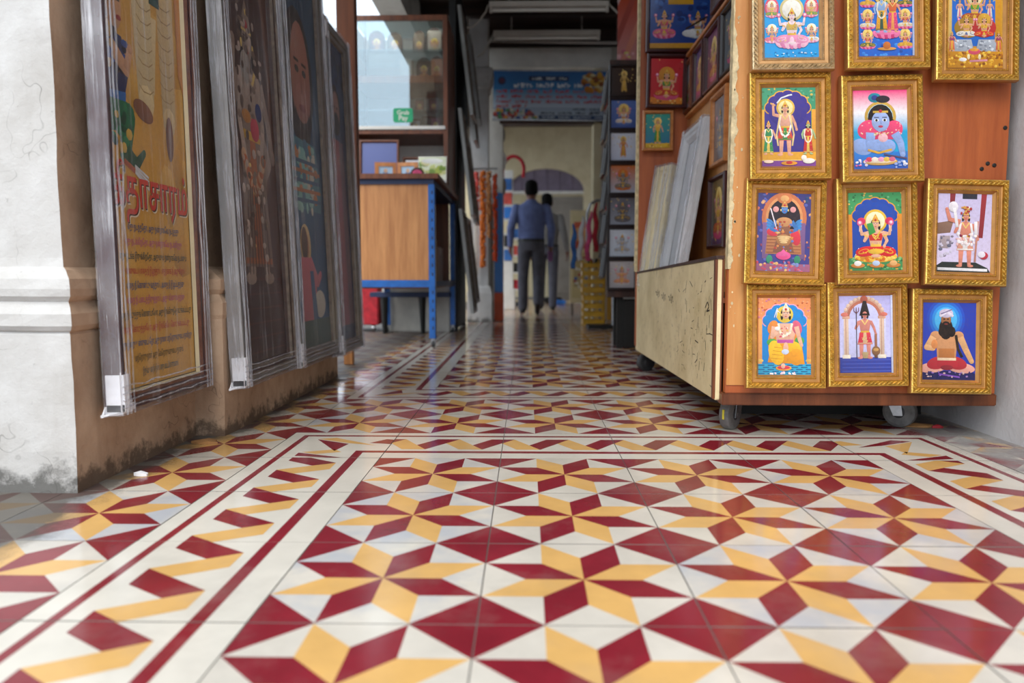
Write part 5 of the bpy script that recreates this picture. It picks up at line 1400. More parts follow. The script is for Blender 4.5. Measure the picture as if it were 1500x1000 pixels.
# two wrapped white frames leaning in the cart tray
def blank(w, h, c1, c2): return Print(w, h, c1, c2)
wp = framed('wrapped_picture', 'silver frame in shiny plastic leaning in the cart tray, the larger of two', 0.42, 0.74, WIDE, [0] * 7, ['frame_white'], blank(0.32, 0.64, '#b9bcc0', '#c9ccd0'), 0.05, (0.735, 3.53, 0.787), '-X', R(9.0), 0, None, 'picture', pz=0.014)
child('plastic_wrap', wrap_mesh(0.42, 0.74, 0.042, 8.2), wp)
wp = framed('wrapped_picture', 'cream frame in plastic half hidden behind the silver wrapped frame in the tray', 0.12, 0.60, WIDE, [0] * 7, ['cream_card'], None, 0.05, (0.665, 3.832, 0.722), R(-62), R(10.0), 0, None, 'picture', pz=0.014)
child('plastic_wrap', wrap_mesh(0.12, 0.60, 0.042, 9.4), wp)

# ------------------------------------------------------------------ second cart with a column of seven dark frames
rack = thing('frame_rack', 'dark wheeled rack holding a column of seven black framed prints', 'rack', (0.95, 5.7, 0.0))
MB().box(0.530, 1.34, 5.02, 5.05, 0.34, 1.86).build('front_board', 'wood_dark', rack, bevel=0.002)
MB().box(0.545, 0.565, 5.05, 5.32, 0.34, 1.86).build('side_board', 'wood_dark', rack)
MB().box(0.565, 1.34, 5.05, 5.32, 0.34, 0.37).build('base_board', 'wood_dark', rack)
MB().box(0.565, 1.34, 5.05, 5.32, 1.83, 1.86).build('top_board', 'wood_dark', rack)
for x_, y_ in ((0.62, 5.1), (1.30, 5.1), (0.62, 5.28), (1.30, 5.28)): MB().box(x_ - 0.02, x_ + 0.02, y_ - 0.02, y_ + 0.02, 0.0, 0.34).build('leg', 'black', rack)
MB().box(0.64, 1.30, 5.06, 5.30, 0.0, 0.32).build('under_box', 'black', rack, bevel=0.01)
rp = [('#2a1c16', '#3a281e', '#c9a25a', 'top dark framed sepia print of a standing gold figure on the rack column', '#c9a25a'), ('#3a5aa0', '#5a7ac0', '#e6e2e2', 'dark framed blue print of a white-robed figure, second on the rack column', SKIN),
      ('#c9d2e6', '#dfe4ee', '#d88a4a', 'dark framed pale print with an orange figure, third on the rack column', SKIN), ('#b9c2d0', '#d8742c', '#6a6a72', 'dark framed orange-topped print, fourth on the rack column', '#8a8a8a'),
      ('#9aa2b0', '#6a6a72', '#55555c', 'dark framed grey print, fifth on the rack column', '#6a6a70'), ('#c9d4e2', '#d9e0ea', '#a9b6cc', 'dark framed pale blue print, sixth on the rack column', '#b9c2d0'),
      ('#a9a6aa', '#c9c4c4', '#d8907a', 'dark framed grey-pink print, lowest on the rack column', '#d8a090')]
for k, (b1_, b2_, sk_, lb, skn) in enumerate(rp):
    fr('framed_print', lb, 0.196, 0.207, 'frame_black', devotional(0.160, 0.171, b1_, b2_, sk_, seed=40 + k, skin=skn, top=sk_, lotus=b2_, halo=b2_ if k > 2 else GOLD2, stand=(k in (0, 2))), (0.620, 5.014, 1.722 - k * 0.2055), '-Y', tilt=1.5, k=0.82)
for k in range(6):
    fr('framed_print', ['topmost', 'second', 'third', 'fourth', 'fifth', 'lowest'][k] + ' dark framed picture seen edge-on down the side of the rack', 0.22, 0.222, 'frame_black', None, (0.527, 5.17, 1.70 - k * 0.225), '-X', tilt=7, k=0.82, group='edge-on pictures on the rack side')

# ------------------------------------------------------------------ brown board, table and glass cabinet on the left
bd_ = thing('wooden_board', 'tall reddish brown wooden board standing on edge behind the wrapped pictures', 'board', (-0.96, 4.12, 0.0))
MB().box(-1.0, -0.905, 4.08, 4.12, 0.13, 2.3).build('panel', 'wood_brown', bd_, bevel=0.003)
MB().box(-0.945, -0.90, 4.07, 4.13, 0.30, 2.3).build('edge_batten', 'wood_brown', bd_, bevel=0.003)
MB().box(-0.995, -0.945, 4.085, 4.125, 0.0, 0.13).build('foot', 'wood_ply', bd_, bevel=0.003)

tb = thing('counter_table', 'plywood counter on a blue slotted steel frame with casters', 'table', (-0.9, 5.8, 0.0))
MB().box(-1.37, -0.585, 5.06, 6.52, 1.118, 1.152).build('table_top', 'wood_brown', tb, bevel=0.003)
MB().box(-1.22, -0.62, 5.085, 6.50, 1.085, 1.118).build('top_rail', 'blue_dark', tb)
MB().box(-1.21, -0.652, 5.098, 5.11, 0.452, 1.085).build('front_panel', 'wood_ply', tb)
MB().box(-1.212, -1.20, 5.11, 6.48, 0.41, 1.085).build('side_panel', 'wood_brown', tb)
MB().box(-1.20, -0.66, 6.465, 6.48, 0.41, 1.085).build('rear_panel', 'wood_brown', tb)
def angle_leg(x, y, sx_, sy_):
    mb = MB(); a0, a1 = sorted((x, x + sx_ * 0.045)); b0, b1 = sorted((y, y + sy_ * 0.004))
    mb.box(a0, a1, b0, b1, 0.06, 1.085)
    a0, a1 = sorted((x, x + sx_ * 0.004)); b0, b1 = sorted((y, y + sy_ * 0.045)); mb.box(a0, a1, b0, b1, 0.06, 1.085)
    o = mb.build('leg', 'blue_paint', tb)
    hl = MB()
    for k in range(16):
        z_ = 0.12 + k * 0.06
        hl.box(min(x + sx_ * 0.014, x + sx_ * 0.024), max(x + sx_ * 0.014, x + sx_ * 0.024), y - sy_ * 0.0006 - 0.0002, y - sy_ * 0.0006 + 0.0002, z_, z_ + 0.022)
    hl.build('slots', 'blue_dark', o)['kind'] = 'stuff'
    e_ = MB().box(min(x, x + sx_ * 0.004) - 0.0005, max(x, x + sx_ * 0.004) + 0.0005, min(y, y + sy_ * 0.04), max(y, y + sy_ * 0.04), 0.08, 0.95)
    e_.build('worn_edge', 'bare_metal', o)
    ct = MB(); ct.lathe([(0.012, -0.012), (0.024, -0.010), (0.024, 0.010), (0.012, 0.012)], (x + sx_ * 0.02, y + sy_ * 0.02, 0.0245), 16, 'X')
    ct.build('caster_wheel', 'rubber_dark', tb)
    ck = MB(); ck.tube([(x + sx_ * 0.02, y + sy_ * 0.02, 0.045), (x + sx_ * 0.02, y + sy_ * 0.02, 0.065)], 0.012, 8); ck.box(x + sx_ * 0.02 - 0.015, x + sx_ * 0.02 + 0.015, y + sy_ * 0.02 - 0.012, y + sy_ * 0.02 + 0.012, 0.02, 0.05)
    ck.build('caster_fork', 'bare_metal', tb)
angle_leg(-0.612, 5.088, -1, 1); angle_leg(-0.612, 6.49, -1, -1); angle_leg(-1.215, 5.088, 1, 1); angle_leg(-1.215, 6.49, 1, -1)
MB().box(-1.215, -0.615, 5.086, 5.092, 0.405, 0.452).build('lower_rail', 'blue_paint', tb)
MB().box(-0.617, -0.612, 5.09, 6.49, 0.405, 0.445).build('side_rail', 'blue_dark', tb)
MB().box(-1.21, -0.62, 5.10, 6.48, 0.395, 0.41).build('shelf', 'wood_brown', tb)
MB().box(-1.215, -1.18, 5.075, 5.086, 0.70, 0.80).build('hinge_block', 'wood_light', tb, bevel=0.002)
def carton(x0, x1, y0, y1, z0, z1, mat, label):
    o = thing('carton', label, 'box', ((x0 + x1) / 2, (y0 + y1) / 2, z0), 'cartons on the shelf of the counter table')
    MB().box(x0, x1, y0, y1, z0, z1).build('body', mat, o, bevel=0.003)
    MB().box(x0 - 0.0005, x1 + 0.0005, (y0 + y1) / 2 - 0.02, (y0 + y1) / 2 + 0.02, z1 - 0.06, z1 + 0.001).build('tape', 'kraft', o)
carton(-1.05, -0.66, 5.25, 5.62, 0.412, 0.74, 'carton', 'brown carton on the counter shelf near the plywood panel')
carton(-1.05, -0.67, 5.70, 6.10, 0.412, 0.70, 'wood_brown', 'dark brown carton on the counter shelf behind the first carton')
# a low dark bench and a white block under the counter
bn = thing('low_bench', 'low dark steel bench with tapered black legs under the counter', 'bench', (-0.95, 6.30, 0))
MB().box(-1.30, -0.64, 6.26, 6.40, 0.305, 0.345).build('seat_rail', 'blue_dark', bn, bevel=0.003)
for x_ in (-1.19, -0.87): MB().tube([(x_, 6.30, 0.0), (x_, 6.30, 0.305)], [0.014, 0.032], 8).build('leg', 'black', bn)
for x_ in (-1.19, -0.87): MB().tube([(x_, 6.38, 0.0), (x_, 6.38, 0.305)], [0.012, 0.02], 8).build('leg', 'black', bn)
wb = MB().box(-1.25, -0.66, 6.53, 6.95, 0.0, 0.42).build('plaster_block', 'white_dirty', bevel=0.012); tag(wb, 'chipped white plaster block behind the low dark bench', 'block')
rb_ = MB().box(-1.62, -1.28, 6.5, 6.9, 0.06, 0.40).build('red_crate', 'red_cloth', bevel=0.008); tag(rb_, 'dull red crate beside the white plaster block', 'crate')
for x_ in (-1.55, -1.33): MB().lathe([(0.02, -0.015), (0.034, -0.012), (0.034, 0.012), (0.02, 0.015)], (x_, 6.55, 0.034), 14, 'X').build('wheel', 'bare_metal', rb_)

# glass-fronted cabinet on the counter
cb = thing('glass_cabinet', 'glass-fronted wooden display cabinet standing on the counter', 'cabinet', (-0.95, 6.2, 1.152))
X0, X1, Y0, Y1 = -1.36, -0.605, 5.90, 6.46
for y_ in (Y0, Y1 - 0.04): MB().box(X0, X0 + 0.03, y_, y_ + 0.04, 1.153, 2.44).build('corner_post', 'wood_brown', cb, bevel=0.002)
MB().box(X0 + 0.01, X0 + 0.016, Y0 + 0.04, Y1 - 0.04, 1.16, 2.43).build('side_panel', 'white_paint', cb)
MB().box(X1 - 0.035, X1, Y0, Y1, 1.153, 2.44).build('side_panel', 'wood_brown', cb, bevel=0.002)
MB().box(X0 + 0.03, X1 - 0.035, Y1 - 0.02, Y1, 1.153, 2.42).build('back_panel', 'white_paint', cb)
MB().box(X0 + 0.03, X1 - 0.035, Y0, Y0 + 0.03, 2.40, 2.44).build('top_rail', 'wood_brown', cb, bevel=0.002)
MB().box(X0 + 0.03, X1 - 0.035, Y0 + 0.03, Y1 - 0.02, 2.428, 2.434).build('top_glass', 'glass_pane', cb)
MB().box(X0 + 0.03, X1 - 0.035, Y0, Y1 - 0.02, 1.560, 1.590).build('middle_shelf', 'wood_brown', cb, bevel=0.002)
MB().box(X0 + 0.02, X1 - 0.02, Y0 - 0.012, Y0, 1.592, 1.618).build('door_rail', 'white_paint', cb, bevel=0.003)
MB().box(X0 + 0.03, X1 - 0.035, Y0 + 0.02, Y1 - 0.02, 1.945, 2.0).build('wood_shelf', 'wood_orange', cb, bevel=0.003)
MB().box(X0 + 0.03, X1 - 0.035, Y0 + 0.03, Y1 - 0.02, 1.742, 1.750).build('glass_shelf', 'glass_pane', cb)
MB().box(X0 + 0.03, X1 - 0.035, Y0 + 0.05, Y1 - 0.02, 2.195, 2.203).build('glass_shelf', 'glass_pane', cb)
MB().box(X0 + 0.03, X1 - 0.035, Y0 + 0.004, Y0 + 0.009, 1.60, 2.40).build('glass_door', 'glass_pane', cb)
st = MB(); n = 6; pts = []                    # payment sticker on the glass
for cx_, cz_, a0 in ((-0.925 + 0.035, 1.70 + 0.035, 0), (-1.005, 1.735, PI / 2), (-1.005, 1.665, PI), (-0.89, 1.665, 1.5 * PI)):
    for k in range(n + 1): pts.append((cx_ + 0.018 * math.cos(a0 + k * PI / 2 / n), cz_ + 0.018 * math.sin(a0 + k * PI / 2 / n)))
simple('sticker_green', '#12a06a', 0.4, var=0.03)
st.prism(pts, Y0 + 0.001, Y0 + 0.0035, 'Y')
MB().box(X0 + 0.05, X1 - 0.06, Y0 + 0.032, Y0 + 0.05, 2.412, 2.424).build('fill_strip', 'fill_glow', cb)  # added emitter behind the top rail, brightens the cabinet inside
so = st.build('sticker', 'sticker_green', cb); so['label'] = 'green rounded square payment sticker with white lettering'
for t_, zc, sz in (('Grab', 1.705, 0.046), ('Pay', 1.662, 0.052)):
    v_, f_ = text_faces(t_, sz, 0.012)
    MB_ = MB(); MB_.add([(-0.9475 + p[0], Y0 + 0.0004, zc + p[1]) for p in v_], f_); MB_.build('lettering', 'tube_white', so)

def plaque(x, y, z, w, h, skirt, bgc, label, arch_top=True, group='small icons in the glass cabinet'):
    o = thing('icon_plaque', label, 'plaque', (x, y, z), group)
    n_ = 10
    if arch_top: pl = [(-w / 2, 0), (w / 2, 0)] + [(w / 2 * math.cos(PI * k / n_), h * 0.55 + h * 0.45 * math.sin(PI * k / n_)) for k in range(n_ + 1)]
    else: pl = [(-w / 2, 0), (w / 2, 0), (w / 2, h), (-w / 2, h)]
    b = MB(); b.prism(pl, 0.0, 0.014, 'Y'); b.build('backing', 'wood_dark', o, world=False)
    p = Print(w * 0.8, h * 0.82, bgc, bgc); p.seated(0.5, 0.05, min(0.95, p.A * 0.85), skirt=skirt, top=skirt, halo=GOLD2)
    q = child('print', p.mesh(), o); q.rotation_euler = (R(90), 0, 0); q.location = (0, -0.001, h * 0.46)
    return o
ic = [(-1.17, 6.05, 2.204, 0.13, 0.17, '#8a3a3a', '#5a3a4a', 'purple-grey arched icon at the dim end of the top glass shelf'), (-1.03, 6.06, 2.204, 0.12, 0.16, '#6a2a3a', '#6a5a4a', 'arched maroon icon beside the purple-grey one on the top glass shelf'),
      (-0.84, 6.05, 2.204, 0.10, 0.17, '#7a2a4a', '#8a7a6a', 'narrow maroon arched icon on the top glass shelf'), (-0.72, 6.05, 2.204, 0.13, 0.19, '#c9c0b0', '#b9b0a4', 'pale arched icon under clear cover on the top glass shelf'),
      (-0.80, 6.02, 2.001, 0.12, 0.16, '#b03a3a', '#5a4a44', 'red figure icon on the orange wooden shelf'), (-0.70, 6.02, 2.001, 0.11, 0.17, '#e0562c', '#d8906a', 'bright orange figure icon on the orange wooden shelf'),
      (-0.84, 6.04, 1.751, 0.075, 0.10, '#d8602c', '#8a3a2a', 'small orange square icon on the lower glass shelf'), (-0.73, 6.04, 1.751, 0.075, 0.10, '#9a3a4a', '#6a3a3a', 'small maroon square icon on the lower glass shelf'),
      (-0.92, 6.10, 1.592, 0.06, 0.12, '#3a3a6a', '#4a4a5a', 'little slate blue icon standing behind the green sticker'), (-0.86, 6.0, 1.592, 0.07, 0.10, '#a04a5a', '#c9c0c0', 'little pink icon on the cabinet floor'),
      (-0.78, 6.08, 1.592, 0.08, 0.14, '#5a3a3a', '#6a6a6a', 'taller dark icon on the cabinet floor'), (-0.71, 6.0, 1.592, 0.09, 0.12, '#d85a8a', '#8a4a5a', 'rose coloured icon on the cabinet floor'), (-0.665, 6.12, 1.592, 0.05, 0.14, '#e6e2e0', '#3a4a44', 'white icon at the end of the cabinet floor')]
for k, (x_, y_, z_, w_, h_, sk_, bg_, lb) in enumerate(ic): plaque(x_, y_, z_, w_, h_, sk_, bg_, lb, arch_top=(k < 6))
cd = MB().box(-0.985, -0.885, 6.0, 6.06, 2.001, 2.145).build('white_card_box', 'white_dirty', bevel=0.004); tag(cd, 'blank off-white card box on the orange wooden shelf', 'box')

# things on the counter below the cabinet
fr('framed_print', 'brown framed plain blue board propped on the counter', 0.30, 0.34, 'wood_brown', Print(0.264, 0.304, '#3a4a8e', '#46579c'), (-1.11, 5.78, 1.325), '-Y', tilt=6, k=0.9)
dbl = thing('double_photo_frame', 'light wood folding double photo frame on the counter', 'photo frame', (-0.95, 5.60, 1.152))
for d_, a_ in ((-1, 10), (1, -10)):
    mbx = MB(); hx = 0.078
    mbx.box(-hx, hx, -0.008, 0.008, 0, 0.028); mbx.box(-hx, hx, -0.008, 0.008, 0.122, 0.15); mbx.box(-hx, -hx + 0.028, -0.008, 0.008, 0.028, 0.122); mbx.box(hx - 0.028, hx, -0.008, 0.008, 0.028, 0.122)
    M_ = Matrix.Translation((d_ * 0.081, 0, 0)) @ Matrix.Rotation(R(a_), 4, 'Z')
    mbx.v = [tuple(M_ @ Vector(p)) for p in mbx.v]; mbx.build('frame_leaf', 'wood_light', dbl, world=False)
    p = Print(0.102, 0.096, '#8fb0d0', '#a9c4dc'); p.ell(0.5, 0.3, 0.22, 0.3, '#3a6aa0'); p.ell(0.5, 0.62, 0.14, 0.16, '#c9a080')
    q = child('photo', p.mesh(), dbl); q.matrix_local = M_ @ Matrix.Translation((0, 0.0, 0.075)) @ Matrix.Rotation(R(90), 4, 'X')
fr('framed_print', 'brown rimmed white framed certificate propped behind the calendar pack', 0.30, 0.22, 'wood_brown', Print(0.26, 0.18, '#dfe2ee', '#e8eaf2'), (-0.79, 5.82, 1.262), '-Y', tilt=6, k=0.7)
cal = thing('calendar_pack', 'stack of green and white picture calendars in clear film leaning on the counter', 'calendar', (-0.70, 5.66, 1.152))
M_ = Matrix.Rotation(R(-10), 4, 'X')
b = MB().box(-0.105, 0.105, 0.0, 0.025, 0.0, 0.21, M=M_); b.build('pack', 'white_paint', cal, world=False)
p = Print(0.20, 0.20, '#e9ecd9', '#dfe6c4'); p.dots(0, 0.3, 1, 0.8, ['#a9b84a', '#cfd68a', '#7a9a3a', '#e0d9a0'], 30, 0.10); p.ell(0.5, 0.85, 0.4, 0.1, '#f2f2ec'); p.rect(0, 0, 1, 0.12, '#c9d0da')
q = child('cover', p.mesh(), cal); q.matrix_local = M_ @ Matrix.Translation((0, -0.001, 0.105)) @ Matrix.Rotation(R(90), 4, 'X')
md = MB(); md.lathe([(0.048, 0.0), (0.052, 0.004), (0.052, 0.012), (0.048, 0.016)], (-0.79, 5.52, 1.204), 24, 'Y'); mdo = md.build('round_badge', 'frame_maroon', smooth=False); tag(mdo, 'round dark-rimmed pink badge standing at the counter front', 'badge')
md2 = MB(); md2.lathe([(0.03, -0.0006), (0.036, -0.0006), (0.036, 0.0005)], (-0.79, 5.52, 1.204), 20, 'Y'); md2.build('face', 'pink_cloth', mdo)
mdo.location.z = 1.152

# framed pictures hung like shingles down the cabinet's right side
sd = thing('partition_screen', 'dark upright panel beside the cabinet on which grey wood pictures hang', 'panel', (-0.62, 7.1, 0))
MB().box(-0.655, -0.600, 6.54, 7.46, 0.03, 3.0).build('panel', 'black', sd)
MB().box(-0.655, -0.600, 7.46, 7.82, 1.95, 3.0).build('upper_panel', 'black', sd)
for y_ in (6.58, 7.42): MB().box(-0.66, -0.60, y_ - 0.03, y_ + 0.03, 0.0, 0.05).build('foot', 'black', sd)
grn = [(6.74, 0.60, 0.42, 0.90), (6.74, 1.44, 0.42, 0.90), (6.74, 2.28, 0.42, 0.90), (7.22, 0.62, 0.46, 0.80), (7.22, 1.36, 0.46, 0.80), (7.22, 2.10, 0.46, 0.80), (7.64, 2.38, 0.34, 0.80)]
where = ['lowest grey wood picture on the column next to the cabinet', 'middle grey wood picture on the column next to the cabinet', 'topmost grey wood picture on the column next to the cabinet', 'lowest grey wood picture on the middle column of the dark panel',
         'second grey wood picture on the middle column of the dark panel', 'topmost grey wood picture on the middle column of the dark panel', 'single grey wood picture high up next to the slim white pillar']
for k, (y_, z_, w_, h_) in enumerate(grn):
    pg = Print(w_ - 0.09, h_ - 0.09, random.choice(['#6a5f52', '#4a5560', '#7a6a5a', '#3f4650']), random.choice(['#8a7a68', '#5a6570', '#4a4440']))
    pg.standing(0.5, 0.2, pg.A * 0.8, skirt='#8a6a4a', top='#6a6a6a', skin='#9a8676')
    framed('hung_picture', where[k], w_, h_, [(d_ * 0.8, z__ * 0.8) for d_, z__ in WIDE], [0, 0, 0, 1, 1, 1, 1], ['frame_silver', 'wood_grey'], pg, 0.05, (-0.535, y_, z_), '+X', R(6.5), R(random.uniform(-0.6, 0.6)), 'grey wood pictures beside the cabinet', pz=0.012)

# ------------------------------------------------------------------ garlands and goods farther down on the left
gr_rail = MB().tube([(-0.56, 7.88, 1.56), (-0.56, 7.80, 1.56), (-0.54, 7.79, 1.56), (-0.30, 7.79, 1.56)], 0.008, 8).build('hanging_rail', 'bare_metal'); tag(gr_rail, 'thin metal rail on the slim white pillar from which garlands hang', 'rail')
def garland(x, y, ztop, zbot, mat, r, label, seed):
    rnd = random.Random(seed); mb = MB(); n_ = int((ztop - zbot) / 0.03)
    for k in range(n_):
        z_ = ztop - (k + 0.5) * 0.03
        for q in range(4):
            a_ = rnd.uniform(0, 2 * PI)
            mb.ball((x + r * 0.55 * math.cos(a_), y + r * 0.55 * math.sin(a_), z_ + rnd.uniform(-0.008, 0.008)), (r * 0.62, r * 0.62, 0.02), 6, 4)
    o = mb.build('flower_garland', mat, smooth=True); tag(o, label, 'garland')
    MB().tube([(x, y, ztop - 0.02), (x, y, 1.556)], 0.003, 5).build('string', 'kraft', o)
garland(-0.515, 7.79, 1.52, 1.10, 'coral', 0.025, 'short coral pink garland at the wall end of the metal rail', 1)
garland(-0.452, 7.79, 1.53, 0.55, 'orange_flower', 0.029, 'long bright orange garland hanging from the metal rail', 2)
garland(-0.390, 7.79, 1.53, 0.85, 'tan_flower', 0.027, 'tan brown garland beside the long bright orange one', 3)
garland(-0.326, 7.79, 1.50, 0.62, 'red_flower', 0.025, 'deep red-orange garland at the free end of the metal rail', 4)
wc_ = MB(); 
for k in range(3): wc_.tube([(-0.535 + 0.012 * k, 7.79, 1.08), (-0.535 + 0.012 * k, 7.79, 0.75), (-0.535 + 0.012 * k, 7.79, 0.48)], [0.006, 0.011, 0.009], 6)
tag(wc_.build('tassel', 'white_flower', smooth=True), 'white thread tassels hanging below the coral pink garland', 'tassel')

fp2 = thing('picture_stack', 'narrow stack of dull framed boards leaning beside the blue standing board', 'board', (-0.42, 8.28, 0))
for k in range(3): MB().box(-0.455 + k * 0.03, -0.435 + k * 0.03, 8.20 + 0.03 * k, 8.38, 0.0, 1.45 - 0.1 * k).build('board', 'wood_grey', fp2, bevel=0.003)
bb = thing('standing_board', 'bright blue standing board on an orange box foot', 'sign', (-0.31, 8.28, 0))
MB().box(-0.352, -0.262, 8.26, 8.30, 0.30, 1.37).build('board', 'blue_sheet', bb, bevel=0.006)
MB().box(-0.356, -0.255, 8.22, 8.34, 0.0, 0.30).build('foot_box', 'orange_box', bb, bevel=0.008)
ws = thing('white_stand', 'white upright stand with colourful cards beyond the blue board', 'display stand', (-0.25, 11.0, 0))
MB().box(-0.36, -0.20, 10.98, 11.04, 0.30, 1.98).build('upright', 'white_paint', ws, bevel=0.006)
MB().box(-0.38, -0.17, 10.9, 11.15, 0.0, 0.30).build('plinth', 'white_paint', ws, bevel=0.01)
for k, mt in enumerate(('blue_cloth', 'black', 'cream_card', 'blue_sheet', 'coral', 'blue_cloth')):
    MB().box(-0.33, -0.22, 10.965, 10.98, 0.70 + k * 0.2, 0.86 + k * 0.2).build('card', mt, ws)
rd = thing('goods_rack', 'dark and red shelf of small goods near the arched wall', 'shelf', (-0.12, 12.2, 0))
MB().box(-0.26, 0.02, 12.2, 12.5, 0.0, 0.06).build('base', 'black', rd)
for k in range(4): MB().box(-0.25, 0.01, 12.18, 12.48, 0.25 + k * 0.27, 0.27 + k * 0.27).build('shelf', 'white_paint', rd)
for x_ in (-0.255, 0.0): MB().box(x_, x_ + 0.02, 12.2, 12.5, 0.06, 1.2).build('post', 'frame_maroon', rd)
for k in range(4):
    for q in range(2): MB().box(-0.22 + q * 0.12, -0.13 + q * 0.12, 12.25, 12.4, 0.27 + k * 0.27, 0.42 + k * 0.27).build('goods_pack', ['red_cloth', 'black', 'coral', 'blue_cloth'][(k + q) % 4], rd)
# bags hanging off the jamb and a red loop
for k, (x_, z_, mt) in enumerate(((-0.31, 2.08, 'cloth_grey'), (-0.30, 1.79, 'white_cloth'), (-0.30, 1.50, 'wood_grey'))):
    mb = MB(); mb.ball((x_, 8.83, z_), (0.06, 0.05, 0.12), 12, 8); mb.v = [(p[0] + 0.008 * mnoise.noise(Vector(p) * 22), p[1] + 0.008 * mnoise.noise(Vector(p) * 19), p[2]) for p in mb.v]
    o = mb.build('hanging_bag', mt, smooth=True); tag(o, ['grey cloth bag hanging highest on the doorway jamb', 'white cloth bag hanging under the grey one at the jamb', 'brownish bag hanging lowest on the doorway jamb'][k], 'bag')
    MB().tube([(x_ - 0.02, 8.83, z_ + 0.10), (x_ + 0.0, 8.755, z_ + 0.15), (x_ + 0.02, 8.83, z_ + 0.10)], 0.004, 5).build('handle', 'black', o)
hp = MB(); hp.tube([(-0.17 + 0.13 * math.cos(PI * k / 12), 9.6, 1.80 + 0.16 * math.sin(PI * k / 12)) for k in range(13)], 0.022, 8)
hp.tube([(-0.30, 9.6, 1.80), (-0.31, 9.6, 0.02)], 0.012, 8); hp.tube([(-0.04, 9.6, 1.80), (-0.05, 9.6, 1.70)], 0.02, 8)
tag(hp.build('hooked_stand', 'red_cloth', smooth=True), 'red hook-topped pole standing just beyond the doorway jamb', 'pole')

# ------------------------------------------------------------------ goods farther down on the right
for k, (z0, sc_) in enumerate(((0.0, 1.0), (0.315, 1.08))):
    o = thing('plastic_basket', ['lower yellow plastic basket standing on the floor', 'upper yellow plastic basket stacked on the lower one'][k], 'basket', (0.645, 7.45, z0), 'stacked yellow baskets')
    w_, d_, h_ = 0.10 * sc_, 0.12, 0.31
    mb = MB(); mb.box(-w_ * 0.85, w_ * 0.85, -d_ * 0.85, d_ * 0.85, 0.0, 0.012); mb.build('base', 'yellow_plastic', o, world=False)
    for k2 in range(4):
        hh0, hh1 = 0.012 + k2 * 0.078, 0.055 + k2 * 0.078
        mb = MB()
        for s_ in (-1, 1):
            mb.box(-w_, w_, s_ * d_ - 0.006, s_ * d_ + 0.006, hh0, hh1); mb.box(s_ * w_ - 0.006, s_ * w_ + 0.006, -d_, d_, hh0, hh1)
        mb.build('band', 'yellow_plastic', o, world=False)
    mb = MB()
    for s_ in (-1, 1):
        for t_ in (-1, -0.33, 0.33, 1):
            mb.box(t_ * w_ - 0.006, t_ * w_ + 0.006, s_ * d_ - 0.0055, s_ * d_ + 0.0055, 0.0, h_)
            mb.box(s_ * w_ - 0.0055, s_ * w_ + 0.0055, t_ * d_ - 0.006, t_ * d_ + 0.006, 0.0, h_)
    mb.build('ribs', 'yellow_plastic', o, world=False)
for k in range(5):
    x_ = 0.60 + 0.022 * k; mb = MB(); mb.ball((x_, 7.37 + 0.075 * (k % 3), 0.60), (0.02, 0.03, 0.05), 8, 6)
    tag(mb.build('wrapped_bundle', ['black', 'red_cloth', 'white_cloth', 'black', 'litter'][k], smooth=True), ['black', 'red', 'white', 'second black', 'brown'][k] + ' small bundle lying in the upper yellow basket', 'bundle', 'bundles in the upper basket')

cr = thing('clothes_rack', 'bent grey tube rack hung with pink, red and white cloths', 'rack', (0.66, 7.1, 0))
MB().tube([(0.545, 7.0, 0.64), (0.545, 7.0, 1.05), (0.575, 7.0, 1.13), (0.63, 7.0, 1.165), (0.72, 7.0, 1.165), (0.78, 7.0, 1.12), (0.79, 7.0, 0.02)], 0.012, 8).build('tube_frame', 'bare_metal', cr)
MB().box(0.56, 0.90, 6.92, 7.2, 0.0, 0.03).build('base', 'black', cr)
for k, (x_, mt, zt, zb, lean_) in enumerate(((0.505, 'white_cloth', 1.02, 0.62, -0.03), (0.575, 'pink_cloth', 1.06, 0.62, -0.03), (0.62, 'red_cloth', 1.14, 0.70, 0.0), (0.67, 'cloth_grey', 1.12, 0.64, 0.0), (0.725, 'red_cloth', 1.13, 0.66, 0.0), (0.425, 'blue_cloth', 0.95, 0.55, 0.0))):
    mb = MB(); nn = 10
    pts = [(x_ + lean_ * q / nn + 0.01 * math.sin(q * 1.3 + k), 6.97 + 0.01 * math.cos(q + k), zt - (zt - zb) * q / nn) for q in range(nn + 1)]
    mb.tube(pts, [0.008 + 0.015 * min(1, q / 3) for q in range(nn + 1)], 9)
    o = mb.build('hanging_cloth', mt, smooth=True); tag(o, ['white cloth hanging at the outer side of the tube rack', 'slanting pink cloth on the tube rack', 'long red cloth in the middle of the tube rack', 'grey cloth between two red ones on the tube rack', 'red cloth nearest the frame rack on the tube rack', 'small blue cloth low on the outer side of the tube rack'][k], 'cloth')
ps = thing('poster_stand', 'cream poster stand with an orange print behind the cloth rack', 'poster stand', (0.66, 9.3, 0))
MB().box(0.52, 0.80, 9.28, 9.32, 0.15, 1.27).build('board', 'cream_card', ps, bevel=0.005)
pp = Print(0.23, 1.0, '#d8c48a', '#e2d2a0'); pp.rect(0.1, 2.6, 0.95, 4.0, '#d8582c'); pp.rect(0.2, 3.0, 0.9, 3.7, '#e8a05a'); pp.rect(0.1, 0.6, 0.95, 2.4, '#c9b07a'); pp.dots(0.1, 0.6, 0.95, 2.3, ['#3a6ab0', '#b03a3a', '#e9e2d0'], 20, 0.08)
q = child('poster', pp.mesh(), ps); q.rotation_euler = (R(90), 0, 0); q.location = (0, -0.022, 0.71)
for x_ in (0.55, 0.77): MB().box(x_ - 0.015, x_ + 0.015, 9.28, 9.36, 0.0, 0.15).build('leg', 'wood_grey', ps)
